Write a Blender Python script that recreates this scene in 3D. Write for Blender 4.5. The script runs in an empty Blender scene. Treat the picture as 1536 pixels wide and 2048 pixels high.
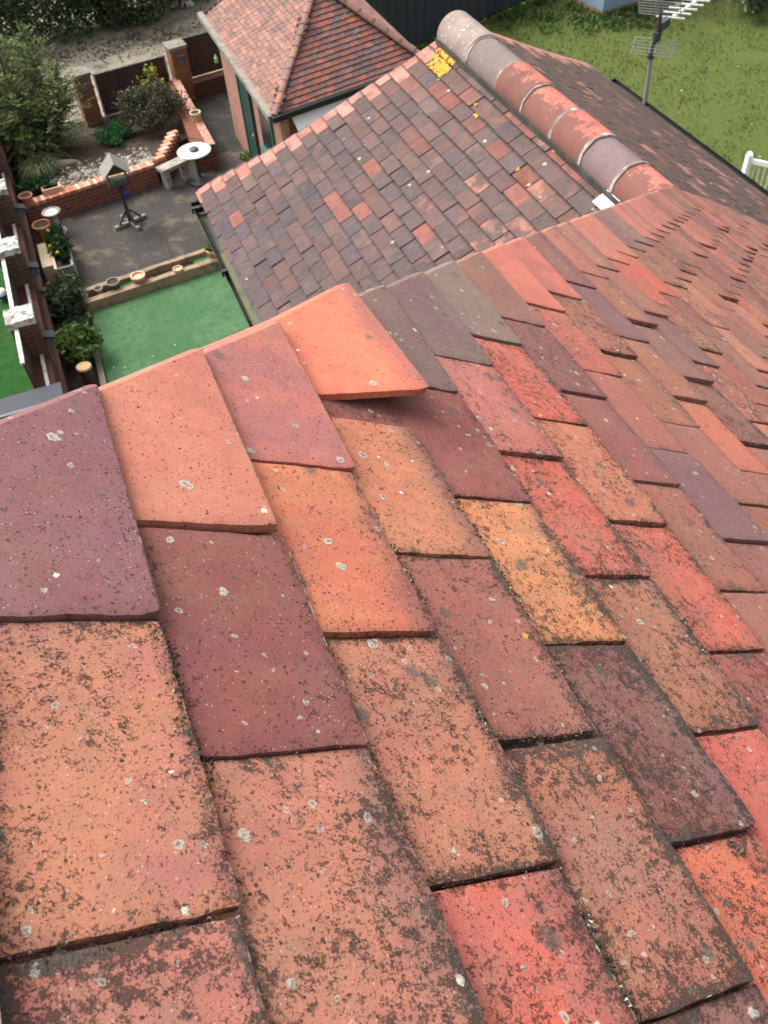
import bpy, math, random
import numpy as np
from math import radians as RAD, cos, sin, pi, sqrt
sc = bpy.context.scene
# ------------------------------------------------------------------ camera
CAM = np.array([0.11800852, -0.39000683, 0.34236021])
RW = np.array([[0.929653863932307, -0.36364155463649106, -0.059232702262244856],
               [-0.3120231768046545, -0.6915815815541806, -0.6514264756607223],
               [0.19592149043038415, 0.6240831160963853, -0.756396082612121]])   # rows: right, down, forward
FPX = 1787.37
from mathutils import Matrix, Vector
cd = bpy.data.cameras.new('camera'); cam = bpy.data.objects.new('camera', cd)
sc.collection.objects.link(cam); sc.camera = cam
m = Matrix.Identity(4)
for r in range(3):
    m[r][0] = RW[0][r]; m[r][1] = -RW[1][r]; m[r][2] = -RW[2][r]; m[r][3] = CAM[r]
cam.matrix_world = m
cd.sensor_fit = 'HORIZONTAL'; cd.sensor_width = 36.0; cd.lens = 36.0 * FPX / 1536.0
cd.clip_start = 0.02; cd.clip_end = 600
cd.dof.use_dof = True; cd.dof.focus_distance = 0.62; cd.dof.aperture_fstop = 40
# ------------------------------------------------------------------ sky, sun, exposure
SUN_EL, SUN_AZ = RAD(52), RAD(-38)          # azimuth measured from +y towards +x
w = bpy.data.worlds.new('World'); sc.world = w; w.use_nodes = True
nt = w.node_tree; nt.nodes.clear()
sky = nt.nodes.new('ShaderNodeTexSky'); sky.sky_type = 'NISHITA'; sky.sun_disc = False
sky.sun_elevation = SUN_EL; sky.sun_rotation = SUN_AZ
sky.air_density = 1.0; sky.dust_density = 6.0; sky.ozone_density = 0.6
hs = nt.nodes.new('ShaderNodeHueSaturation'); hs.inputs['Saturation'].default_value = 0.18
bg = nt.nodes.new('ShaderNodeBackground'); bg.inputs['Strength'].default_value = 0.15
wo = nt.nodes.new('ShaderNodeOutputWorld')
nt.links.new(sky.outputs[0], hs.inputs['Color']); nt.links.new(hs.outputs[0], bg.inputs['Color']); nt.links.new(bg.outputs[0], wo.inputs['Surface'])
sd = bpy.data.lights.new('sun', 'SUN'); sd.energy = 1.15; sd.angle = RAD(45); sd.color = (1.0, 0.95, 0.89)
sun = bpy.data.objects.new('sun', sd); sc.collection.objects.link(sun)
sdir = Vector((sin(SUN_AZ) * cos(SUN_EL), cos(SUN_AZ) * cos(SUN_EL), sin(SUN_EL)))
sun.rotation_euler = sdir.to_track_quat('Z', 'Y').to_euler()
sc.view_settings.view_transform = 'Standard'; sc.view_settings.look = 'None'
sc.view_settings.exposure = 1.05; sc.view_settings.gamma = 1.0

rng = np.random.default_rng(7); random.seed(7)
GZ = -9.0                                    # ground level; the camera stands on the roof above
def ray(px, py):
    return np.array([(px - 768) / FPX, (py - 1024) / FPX, 1.0]) @ RW
def at(px, py, z):                           # point at height z seen at a pixel of the 1536x2048 photograph
    d = ray(px, py); return CAM + d * ((z - CAM[2]) / d[2])
def proj(P):
    q = (np.asarray(P) - CAM) @ RW.T
    return 768 + FPX * q[..., 0] / q[..., 2], 1024 + FPX * q[..., 1] / q[..., 2]
def lin(c, k=1.0):
    o = []
    for x in c:
        x = x / 255.0; o.append((x / 12.92 if x <= 0.04045 else ((x + 0.055) / 1.055) ** 2.4) * k)
    return np.array(o)

# ------------------------------------------------------------------ object helpers
LOC = {}
def tag(o, label=None, cat=None, group=None, kind=None):
    if label: o['label'] = label
    if cat: o['category'] = cat
    if group: o['group'] = group
    if kind: o['kind'] = kind
    return o
def thing(name, label, cat, loc, group=None):
    o = bpy.data.objects.new(name, None); sc.collection.objects.link(o)
    o.empty_display_size = 0.1; o.location = [float(x) for x in loc]; LOC[o.name] = np.array(loc, float)
    return tag(o, label, cat, group)
class Acc:
    def __init__(s): s.v = []; s.f = []; s.c = []; s.c2 = []; s.a = []; s.u = []; s.n = 0
    def add(s, v, f, col=(.5, .5, .5), col2=None, aux=(0, 0, 0), uv=None):
        v = np.asarray(v, float).reshape(-1, 3); n = len(v)
        s.v.append(v); o = s.n
        s.f += [tuple(i + o for i in q) for q in f]
        c = np.asarray(col, float)
        s.c.append(np.broadcast_to(c, (n, 3)) if c.ndim == 1 else c)
        c2 = c if col2 is None else np.asarray(col2, float)
        s.c2.append(np.broadcast_to(c2, (n, 3)) if c2.ndim == 1 else c2)
        s.a.append(np.broadcast_to(np.asarray(aux, float), (n, 3)))
        s.u.append(np.zeros((n, 2)) + 0.05 if uv is None else np.asarray(uv, float).reshape(-1, 2))
        s.n += n; return s
    def box(s, lo, hi, **k):
        lo = np.array(lo, float); hi = np.array(hi, float)
        v = [(x, y, z) for z in (lo[2], hi[2]) for y in (lo[1], hi[1]) for x in (lo[0], hi[0])]
        return s.add(v, BOXF, **k)
    def obox(s, c, ax, ay, az, **k):         # oriented box: centre and three half vectors
        c, ax, ay, az = map(lambda t: np.array(t, float), (c, ax, ay, az))
        v = [c + i * ax + j * ay + q * az for q in (-1, 1) for j in (-1, 1) for i in (-1, 1)]
        return s.add(v, BOXF, **k)
    def bar(s, p, q, w=.02, h=None, up=(0, 0, 1), **k):
        p = np.array(p, float); q = np.array(q, float); d = q - p
        u = np.array(up, float); sd_ = np.cross(d, u); sd_ /= np.linalg.norm(sd_); u2 = np.cross(sd_, d); u2 /= np.linalg.norm(u2)
        return s.obox((p + q) / 2, d / 2, sd_ * w / 2, u2 * (h or w) / 2, **k)
    def prism(s, poly, z0, z1, **k):
        n = len(poly); v = [(*p[:2], z0) for p in poly] + [(*p[:2], z1) for p in poly]
        f = [tuple(range(n, 2 * n)), tuple(range(n - 1, -1, -1))] + [(i, (i + 1) % n, n + (i + 1) % n, n + i) for i in range(n)]
        return s.add(v, f, **k)
    def sheet(s, poly, z, **k):
        return s.add([(*p[:2], z) for p in poly], [tuple(range(len(poly)))], **k)
    def lathe(s, c, prof, n=24, ax=None, **k):   # prof: (radius, height) pairs
        c = np.array(c, float); v = []; f = []
        for r, h in prof:
            for i in range(n):
                t = 2 * pi * i / n; v.append(c + np.array([r * cos(t), r * sin(t), h]))
        for j in range(len(prof) - 1):
            for i in range(n):
                f.append((j * n + i, j * n + (i + 1) % n, (j + 1) * n + (i + 1) % n, (j + 1) * n + i))
        f.append(tuple(range(n - 1, -1, -1))); m_ = (len(prof) - 1) * n; f.append(tuple(range(m_, m_ + n)))
        return s.add(v, f, **k)
    def tube(s, pts, r, n=8, **k):
        pts = [np.array(p, float) for p in pts]; v = []; f = []
        rs = r if hasattr(r, '__len__') else [r] * len(pts)
        for i, p in enumerate(pts):
            d = pts[min(i + 1, len(pts) - 1)] - pts[max(i - 1, 0)]; d /= np.linalg.norm(d)
            a = np.cross(d, (0.31, 0.9, 0.2)); a /= np.linalg.norm(a); b = np.cross(d, a)
            for j in range(n):
                t = 2 * pi * j / n; v.append(p + rs[i] * (cos(t) * a + sin(t) * b))
        for i in range(len(pts) - 1):
            for j in range(n): f.append((i * n + j, i * n + (j + 1) % n, (i + 1) * n + (j + 1) % n, (i + 1) * n + j))
        f.append(tuple(range(n))); f.append(tuple(range((len(pts) - 1) * n, len(pts) * n)))
        return s.add(v, f, **k)
    def build(s, name, mat, parent=None, loc=None, smooth=None):
        V = np.concatenate(s.v)
        off = np.zeros(3)
        if parent is not None: off = LOC[parent.name]
        elif loc is not None: off = np.array(loc, float)
        me = bpy.data.meshes.new(name); me.from_pydata((V - off).tolist(), [], s.f); me.update()
        def att(nm, data, dim):
            if dim == 4:
                a = me.attributes.new(nm, 'FLOAT_COLOR', 'POINT'); d = np.ones((len(V), 4), np.float32); d[:, :3] = data
                a.data.foreach_set('color', d.ravel())
            else:
                a = me.attributes.new(nm, 'FLOAT_VECTOR', 'POINT'); d = np.zeros((len(V), 3), np.float32); d[:, :data.shape[1]] = data
                a.data.foreach_set('vector', d.ravel())
        att('tcol', np.concatenate(s.c), 4); att('tcol2', np.concatenate(s.c2), 4)
        att('taux', np.concatenate(s.a), 3); att('tuv', np.concatenate(s.u), 3)
        if smooth:
            me.polygons.foreach_set('use_smooth', [True] * len(me.polygons)); me.set_sharp_from_angle(angle=RAD(smooth))
        me.materials.append(mat)
        o = bpy.data.objects.new(name, me); sc.collection.objects.link(o)
        if parent is not None: o.parent = parent; LOC[o.name] = off
        else: o.location = off; LOC[o.name] = off
        return o
BOXF = [(0, 2, 3, 1), (4, 5, 7, 6), (0, 1, 5, 4), (2, 6, 7, 3), (0, 4, 6, 2), (1, 3, 7, 5)]

def solid_grid(P, N, thick, bev=0.0):
    """closed slab whose top surface is the grid P[nu][nv]; N is the direction of its thickness"""
    nu, nv = P.shape[:2]; N = np.broadcast_to(np.asarray(N, float), P.shape)
    top = P.reshape(-1, 3); idx = lambda i, j: i * nv + j
    f = [(idx(i, j), idx(i + 1, j), idx(i + 1, j + 1), idx(i, j + 1)) for i in range(nu - 1) for j in range(nv - 1)]
    ring = [(i, 0) for i in range(nu)] + [(nu - 1, j) for j in range(1, nv)] + [(i, nv - 1) for i in range(nu - 2, -1, -1)] + [(0, j) for j in range(nv - 2, 0, -1)]
    low = np.array([P[i, j] - N[i, j] * thick for i, j in ring]); b = nu * nv; n = len(ring)
    for q in range(n):
        r = (q + 1) % n; f.append((idx(*ring[q]), b + q, b + r, idx(*ring[r])))
    if nu == 2 and nv == 2: f.append(tuple(range(b + n - 1, b - 1, -1)))
    return np.concatenate([top, low]), f, ring

# ------------------------------------------------------------------ material helpers
class G:
    """small node-graph writer"""
    def __init__(s, name):
        s.m = bpy.data.materials.new(name); s.m.use_nodes = True; s.t = s.m.node_tree
        s.b = s.t.nodes['Principled BSDF']; s.o = s.t.nodes['Material Output']
    def n(s, typ, ins={}, **props):
        d = s.t.nodes.new(typ)
        for k, v in props.items(): setattr(d, k, v)
        for k, v in ins.items(): s.put(d.inputs[k], v)
        return d
    def put(s, sock, v):
        if isinstance(v, bpy.types.NodeSocket): s.t.links.new(v, sock)
        elif isinstance(v, bpy.types.Node): s.t.links.new(v.outputs[0], sock)
        else:
            if hasattr(sock.default_value, '__len__') and hasattr(v, '__len__'):
                v = list(v) + ([1.0] if len(sock.default_value) == 4 and len(v) == 3 else [])
            sock.default_value = v
    def attr(s, nm, out='Color'): return s.n('ShaderNodeAttribute', attribute_name=nm).outputs[out]
    def math(s, op, a, b=0.0, c=0.0, clamp=False):
        return s.n('ShaderNodeMath', {0: a, 1: b, 2: c}, operation=op, use_clamp=clamp).outputs[0]
    def vm(s, op, a, b=(0, 0, 0), sc_=None):
        d = s.n('ShaderNodeVectorMath', {0: a, 1: b}, operation=op)
        if sc_ is not None: s.put(d.inputs['Scale'], sc_)
        return d.outputs[0]
    def noise(s, vec, scale, detail=3, rough=.5, dist=0.0, out='Fac'):
        return s.n('ShaderNodeTexNoise', {'Vector': vec, 'Scale': scale, 'Detail': detail, 'Roughness': rough, 'Distortion': dist}).outputs[out]
    def vor(s, vec, scale, feature='F1', out='Distance'):
        d = s.n('ShaderNodeTexVoronoi', {'Vector': vec, 'Scale': scale}, feature=feature); return d
    def step(s, x, a, b):                     # smoothstep between a and b
        return s.n('ShaderNodeMapRange', {'Value': x, 'From Min': a, 'From Max': b}, interpolation_type='SMOOTHSTEP').outputs[0]
    def mix(s, fac, a, b, mode='MIX'):
        d = s.n('ShaderNodeMix', data_type='RGBA', blend_type=mode)
        s.put(d.inputs[0], fac); s.put(d.inputs[6], a); s.put(d.inputs[7], b); return d.outputs[2]
    def pos(s): return s.n('ShaderNodeNewGeometry').outputs['Position']
    def sep(s, v): return s.n('ShaderNodeSeparateXYZ', {0: v}).outputs
    def bump(s, h, dist=.001, strength=.6, normal=None):
        d = s.n('ShaderNodeBump', {'Height': h, 'Distance': dist, 'Strength': strength})
        if normal is not None: s.put(d.inputs['Normal'], normal)
        return d.outputs[0]
    def done(s, col, rough=.8, normal=None, spec=.3, **k):
        s.put(s.b.inputs['Base Color'], col); s.put(s.b.inputs['Roughness'], rough); s.put(s.b.inputs['Specular IOR Level'], spec)
        if normal is not None: s.put(s.b.inputs['Normal'], normal)
        for kk, v in k.items(): s.put(s.b.inputs[kk], v)
        return s.m

def clay_near():
    g = G('weathered clay tile'); base = g.attr('tcol'); c2 = g.attr('tcol2')
    aux = g.sep(g.attr('taux', 'Vector')); dens, grime, rnd = aux[0], aux[1], aux[2]
    uv = g.sep(g.attr('tuv', 'Vector')); ux, uy = uv[0], uv[1]
    P = g.vm('ADD', g.pos(), g.vm('SCALE', (37.1, 17.3, 11.7), sc_=rnd))
    wob = g.vm('SCALE', g.vm('SUBTRACT', g.noise(P, 420, 2, out='Color'), (.5, .5, .5)), sc_=.0042)
    wob2 = g.vm('SCALE', g.vm('SUBTRACT', g.noise(P, 110, 4, .7, out='Color'), (.5, .5, .5)), sc_=.008)
    Pw = g.vm('ADD', P, wob); Pv = g.vm('ADD', P, wob2)
    low = g.noise(P, 11, 6, .66); mid = g.noise(P, 75, 5, .65); fine = g.noise(P, 780, 3, .7); grain = g.noise(P, 1900, 2, .6)
    c = g.mix(g.step(low, .44, .60), base, c2)
    k = g.math('MULTIPLY_ADD', mid, .50, .75); k = g.math('MULTIPLY', k, g.math('MULTIPLY_ADD', fine, .46, .77)); k = g.math('MULTIPLY', k, g.math('MULTIPLY_ADD', grain, .36, .82))
    c = g.mix(1.0, c, g.n('ShaderNodeCombineXYZ', {0: k, 1: k, 2: k}).outputs[0], 'MULTIPLY')
    # kiln flash: each tail fired darker and bluer, to its own depth
    fl = g.math('MULTIPLY', g.step(g.math('ADD', uy, g.math('MULTIPLY', g.math('SUBTRACT', low, .5), .09)), g.math('MULTIPLY_ADD', rnd, .05, .012), 0.0), g.step(g.math('FRACT', g.math('MULTIPLY', rnd, 7.3)), .35, .9))
    c = g.mix(g.math('MULTIPLY', fl, .55), c, (.135, .070, .080))
    # faint tan lichen film
    film = g.math('MULTIPLY', g.step(g.noise(P, 30, 6, .78), .44, .70), g.math('MULTIPLY', dens, .62))
    c = g.mix(film, c, (.22, .145, .095))
    wf = g.math('MULTIPLY', g.step(g.noise(g.pos(), 7, 6, .72), .42, .68), g.math('MULTIPLY_ADD', dens, .34, .04))
    c = g.mix(wf, c, (.25, .175, .13))
    # pale sand grains
    v0 = g.vor(P, 520); r0 = g.sep(v0.outputs['Color'])
    gr = g.math('MULTIPLY', g.math('GREATER_THAN', r0[0], .93), g.step(v0.outputs['Distance'], .34, .18))
    c = g.mix(g.math('MULTIPLY', gr, .6), c, (.55, .40, .33))
    # edge masks in tile space
    patch0 = g.noise(P, 24, 3, .6)
    d_t = g.step(g.math('ADD', g.math('ABSOLUTE', uy), g.math('MULTIPLY', g.math('SUBTRACT', patch0, .5), .022)), .017, .001); d_n = g.step(ux, .011, 0.0)
    d_f = g.step(ux, .150, .166); d_h = g.step(uy, .082, .101)
    edge = g.math('MAXIMUM', g.math('MAXIMUM', d_t, g.math('MULTIPLY', d_n, .9)), g.math('MULTIPLY', g.math('MAXIMUM', d_f, d_h), .85))
    edge = g.math('MULTIPLY', edge, grime)
    patch = g.noise(P, 21, 4, .65)
    loc = g.math('MULTIPLY', dens, g.math('MULTIPLY_ADD', g.step(patch, .34, .66), .62, .70))
    # fine dark specks and pits
    def specks(scale, det, ro, t0, td, te, soft, amt, cc, sc_in):
        nn = g.noise(P, scale, det, ro)
        th_ = g.math('SUBTRACT', t0, g.math('ADD', g.math('MULTIPLY', loc, td), g.math('MULTIPLY', edge, te)))
        m_ = g.n('ShaderNodeMapRange', {'Value': nn, 'From Min': th_, 'From Max': g.math('ADD', th_, soft)}).outputs[0]
        return g.mix(g.math('MULTIPLY', m_, amt), sc_in, cc), m_
    def dots(scale, prob, r0, r1, amt, cc, sc_in, src):
        v = g.vor(src, scale); r = g.sep(v.outputs['Color']); q = g.math('DIVIDE', v.outputs['Distance'], g.math('MULTIPLY_ADD', r[1], r1, r0))
        m_ = g.math('MULTIPLY', g.math('LESS_THAN', r[0], prob), g.step(q, 1.15, .45)); return g.mix(g.math('MULTIPLY', m_, g.math('MULTIPLY_ADD', r[2], amt * .6, amt * .5)), sc_in, cc), m_
    c, m0 = dots(560, g.math('MULTIPLY_ADD', loc, .40, .30), .17, .26, .9, (.050, .030, .024), c, Pw)
    c, m00 = dots(330, g.math('MULTIPLY_ADD', loc, .66, .10), .16, .27, .98, (.038, .026, .020), c, Pw)
    sp = g.math('ADD', g.math('MULTIPLY', g.noise(P, 150, 5, .75), .55), g.math('MULTIPLY', g.noise(P, 640, 4, .8), .45))
    th_ = g.math('SUBTRACT', .652, g.math('ADD', g.math('MULTIPLY', loc, .158), g.math('MULTIPLY', edge, .07)))
    m1 = g.n('ShaderNodeMapRange', {'Value': sp, 'From Min': th_, 'From Max': g.math('ADD', th_, .055)}).outputs[0]
    c = g.mix(g.math('MULTIPLY', m1, .88), c, g.mix(g.noise(P, 90, 2), (.046, .028, .021), (.040, .037, .032)))
    # crust in speckled clusters, thick along the joints
    cl = g.math('ADD', g.math('MULTIPLY', g.noise(P, 48, 4, .7), .62), g.math('MULTIPLY', g.noise(P, 360, 3, .7), .38))
    th_ = g.math('SUBTRACT', .678, g.math('ADD', g.math('MULTIPLY', loc, .095), g.math('MULTIPLY', edge, .150)))
    crust = g.n('ShaderNodeMapRange', {'Value': cl, 'From Min': th_, 'From Max': g.math('ADD', th_, .05)}).outputs[0]
    c = g.mix(g.math('MULTIPLY', crust, .82), c, g.mix(g.noise(P, 420, 2), (.026, .021, .018), (.13, .115, .096)))
    # soft dark grey lichen stains of a few millimetres to a centimetre
    v = g.vor(Pv, 34); r = g.sep(v.outputs['Color'])
    on = g.math('LESS_THAN', r[2], g.math('MULTIPLY', loc, .80))
    q = g.math('DIVIDE', v.outputs['Distance'], g.math('MULTIPLY_ADD', r[1], .20, .08))
    q = g.math('ADD', q, g.math('MULTIPLY', g.math('SUBTRACT', g.noise(P, 420, 3, .7), .5), 2.6))
    st_ = g.math('MULTIPLY', on, g.step(q, 1.15, .45))
    c = g.mix(g.math('MULTIPLY', st_, .82), c, g.mix(g.noise(P, 130, 2), (.055, .046, .038), (.135, .125, .105)))
    # round grey-green lichen with a pale rim
    v = g.vor(Pv, 44); r = g.sep(v.outputs['Color']); dd = g.math('ADD', v.outputs['Distance'], g.math('MULTIPLY', g.math('SUBTRACT', g.noise(P, 330, 3, .75), .5), .16))
    on = g.math('LESS_THAN', r[0], g.math('MULTIPLY_ADD', dens, .40, .05))
    rad = g.math('MULTIPLY_ADD', r[1], .16, .07); q = g.math('DIVIDE', dd, rad)
    ros = g.math('MULTIPLY', on, g.step(q, 1.05, .85)); cen = g.step(q, .85, .35)
    rc = g.mix(g.math('MULTIPLY', cen, g.step(g.noise(P, 380, 3, .7), .38, .55)), (.50, .47, .40), (.10, .095, .078))
    rc = g.mix(g.step(g.noise(P, 640, 2), .3, .7), rc, g.mix(.5, rc, (.24, .215, .165)))
    c = g.mix(g.math('MULTIPLY', ros, .86), c, rc)
    # smaller pale ones
    v = g.vor(Pv, 88); r = g.sep(v.outputs['Color']); dd = g.math('ADD', v.outputs['Distance'], g.math('MULTIPLY', g.math('SUBTRACT', g.noise(P, 500, 3, .75), .5), .22))
    on = g.math('LESS_THAN', r[1], g.math('MULTIPLY_ADD', dens, .34, .05)); q = g.math('DIVIDE', dd, g.math('MULTIPLY_ADD', r[0], .16, .09))
    c = g.mix(g.math('MULTIPLY', g.math('MULTIPLY', on, g.step(q, 1.05, .75)), .8), c, g.mix(g.step(q, .65, .3), (.40, .37, .31), (.16, .15, .125)))
    # white crustose spots
    v = g.vor(Pv, 58); r = g.sep(v.outputs['Color'])
    on = g.math('LESS_THAN', r[2], g.math('MULTIPLY_ADD', dens, .13, .045))
    wh = g.math('MULTIPLY', on, g.step(g.math('DIVIDE', v.outputs['Distance'], g.math('MULTIPLY_ADD', r[1], .10, .055)), 1.05, .8))
    c = g.mix(g.math('MULTIPLY', wh, .88), c, g.mix(g.noise(P, 500, 2), (.46, .42, .36), (.74, .70, .62)))
    # the odd yellow lichen, mostly at the joints
    v = g.vor(Pv, 47); r = g.sep(v.outputs['Color'])
    on = g.math('LESS_THAN', r[0], g.math('MULTIPLY_ADD', edge, .03, .004))
    ye = g.math('MULTIPLY', on, g.step(v.outputs['Distance'], .15, .09))
    c = g.mix(g.math('MULTIPLY', ye, .9), c, (.45, .33, .03))
    # worn arris: chipped pale clay along the tail
    chip = g.math('MULTIPLY', g.step(uy, .0022, .0006), g.step(g.noise(P, 95, 4, .7), .54, .60))
    c = g.mix(g.math('MULTIPLY', chip, .7), c, (.50, .36, .29))
    h = g.math('ADD', g.math('MULTIPLY', mid, .5), g.math('MULTIPLY', fine, .35))
    h = g.math('ADD', h, g.math('MULTIPLY', crust, .5)); h = g.math('ADD', h, g.math('MULTIPLY', ros, .6)); h = g.math('SUBTRACT', h, g.math('MULTIPLY', m1, .7))
    return g.done(c, .84, g.bump(h, .0010, .8), .25)

def clay_far(name='old clay tile', stain=.62):
    g = G(name); base = g.attr('tcol'); c2 = g.attr('tcol2')
    aux = g.sep(g.attr('taux', 'Vector')); dens, grime, rnd = aux[0], aux[1], aux[2]
    P = g.pos(); Pr = g.vm('ADD', P, g.vm('SCALE', (37.1, 17.3, 11.7), sc_=rnd))
    low = g.noise(Pr, 8, 3, .6); mid = g.noise(P, 46, 5, .7); fine = g.noise(P, 330, 3, .7)
    c = g.mix(g.step(low, .46, .60), base, c2)
    k = g.math('MULTIPLY_ADD', mid, .55, .72); k = g.math('MULTIPLY', k, g.math('MULTIPLY_ADD', fine, .4, .8))
    c = g.mix(1.0, c, g.n('ShaderNodeCombineXYZ', {0: k, 1: k, 2: k}).outputs[0], 'MULTIPLY')
    st = g.math('MULTIPLY', g.step(g.noise(P, 3.4, 6, .75), .40, .64), g.math('MULTIPLY', dens, stain))
    hd = g.sep(g.attr('tuv', 'Vector'))[1]
    c = g.mix(g.math('MULTIPLY', g.step(hd, .080, .1005), .8), c, (.035, .028, .025))
    c = g.mix(st, c, (.060, .053, .050))
    wv = g.noise(g.vm('MULTIPLY', P, (22, 90, 22)), 1.0, 4, .65)
    c = g.mix(g.math('MULTIPLY', g.step(wv, .48, .68), .45), c, (.16, .125, .110))
    c = g.mix(g.math('MULTIPLY', g.step(g.noise(Pr, 14, 4, .7), .50, .66), .5), c, (.085, .068, .062))
    cr = g.step(g.noise(P, 58, 5, .75), .62, .68)
    c = g.mix(g.math('MULTIPLY', cr, g.math('MULTIPLY', dens, .8)), c, (.045, .038, .032))
    v = g.vor(g.vm('ADD', P, g.vm('SCALE', g.noise(P, 90, 3, out='Color'), sc_=.012)), 17); r = g.sep(v.outputs['Color'])
    wh = g.math('MULTIPLY', g.math('LESS_THAN', r[0], g.math('MULTIPLY', grime, .16)), g.step(v.outputs['Distance'], .24, .13))
    c = g.mix(g.math('MULTIPLY', wh, .8), c, (.46, .42, .36))
    return g.done(c, .85, g.bump(g.math('ADD', mid, g.math('MULTIPLY', fine, .5)), .003, .6), .2)

def plain(name, col, var=.25, scale=30, rough=.7, spec=.3, bump=.002, col2=None, thr=(.45, .65), metallic=0.0, attr=False):
    g = G(name); P = g.pos(); n1 = g.noise(P, scale, 5, .65); n2 = g.noise(P, scale * 9, 3, .6)
    base = g.attr('tcol') if attr else tuple(col)
    c = g.mix(g.step(g.noise(P, scale * .35, 4, .65), *thr), base, col2 if col2 is not None else base)
    k = g.math('MULTIPLY', g.math('MULTIPLY_ADD', n1, 2 * var, 1 - var), g.math('MULTIPLY_ADD', n2, var, 1 - var / 2))
    c = g.mix(1.0, c, g.n('ShaderNodeCombineXYZ', {0: k, 1: k, 2: k}).outputs[0], 'MULTIPLY')
    return g.done(c, rough, g.bump(g.math('ADD', n1, n2), bump, .5), spec, Metallic=metallic)
def brick(name, ca, cb, mort, scale=1.0):
    g = G(name); p = g.sep(g.pos()); u = g.math('ADD', p[0], p[1])
    vec = g.n('ShaderNodeCombineXYZ', {0: u, 1: p[2], 2: 0.0}).outputs[0]
    b = g.n('ShaderNodeTexBrick', {'Vector': vec, 'Color1': (*ca, 1), 'Color2': (*cb, 1), 'Mortar': (*mort, 1), 'Scale': scale,
            'Mortar Size': .008, 'Brick Width': .225, 'Row Height': .075, 'Bias': 0.0, 'Mortar Smooth': .2})
    P = g.pos(); n = g.noise(P, 14, 5, .7); n2 = g.noise(P, 120, 3, .6)
    k = g.math('MULTIPLY', g.math('MULTIPLY_ADD', n, .8, .6), g.math('MULTIPLY_ADD', n2, .4, .8))
    c = g.mix(1.0, b.outputs['Color'], g.n('ShaderNodeCombineXYZ', {0: k, 1: k, 2: k}).outputs[0], 'MULTIPLY')
    h = g.math('SUBTRACT', g.math('MULTIPLY', n2, .4), b.outputs['Fac'])
    return g.done(c, .9, g.bump(h, .006, .7), .15)
def leafmat(name='leaf'):
    g = G(name); c = g.attr('tcol')
    g.put(g.b.inputs['Base Color'], c); g.put(g.b.inputs['Roughness'], .6); g.put(g.b.inputs['Specular IOR Level'], .25)
    t = g.n('ShaderNodeBsdfTranslucent', {'Color': c}); mx = g.n('ShaderNodeMixShader', {0: .25})
    g.t.links.new(g.b.outputs[0], mx.inputs[1]); g.t.links.new(t.outputs[0], mx.inputs[2]); g.t.links.new(mx.outputs[0], g.o.inputs['Surface'])
    return g.m
def turf(name, a, b, c3, s1=1.2):
    g = G(name); P = g.pos()
    n1 = g.noise(P, s1, 5, .65); n2 = g.noise(P, 7, 5, .7); n3 = g.noise(P, 42, 4, .75); n4 = g.noise(P, 160, 3, .7)
    c = g.mix(g.step(n1, .35, .65), a, b); c = g.mix(g.step(n2, .45, .70), c, c3)
    k = g.math('MULTIPLY', g.math('MULTIPLY_ADD', n3, 1.1, .45), g.math('MULTIPLY_ADD', n4, .8, .6))
    c = g.mix(1.0, c, g.n('ShaderNodeCombineXYZ', {0: k, 1: k, 2: k}).outputs[0], 'MULTIPLY')
    return g.done(c, .9, g.bump(g.math('ADD', n3, n4), .03, .8), .1)
def paving():
    g = G('patio paving'); p = g.sep(g.pos()); vec = g.n('ShaderNodeCombineXYZ', {0: p[0], 1: p[1], 2: 0.0}).outputs[0]
    b = g.n('ShaderNodeTexBrick', {'Vector': vec, 'Color1': (.046, .041, .038, 1), 'Color2': (.058, .051, .046, 1), 'Mortar': (.040, .035, .031, 1), 'Scale': 1.0,
            'Mortar Size': .012, 'Brick Width': .6, 'Row Height': .45, 'Mortar Smooth': .3})
    P = g.pos(); n = g.noise(P, 1.9, 6, .7); n2 = g.noise(P, 24, 5, .7)
    c = g.mix(g.step(n, .50, .68), b.outputs['Color'], (.130, .104, .074))
    k = g.math('MULTIPLY_ADD', n2, 1.0, .5)
    c = g.mix(1.0, c, g.n('ShaderNodeCombineXYZ', {0: k, 1: k, 2: k}).outputs[0], 'MULTIPLY')
    return g.done(c, .85, g.bump(n2, .006, .6), .2)

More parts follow.
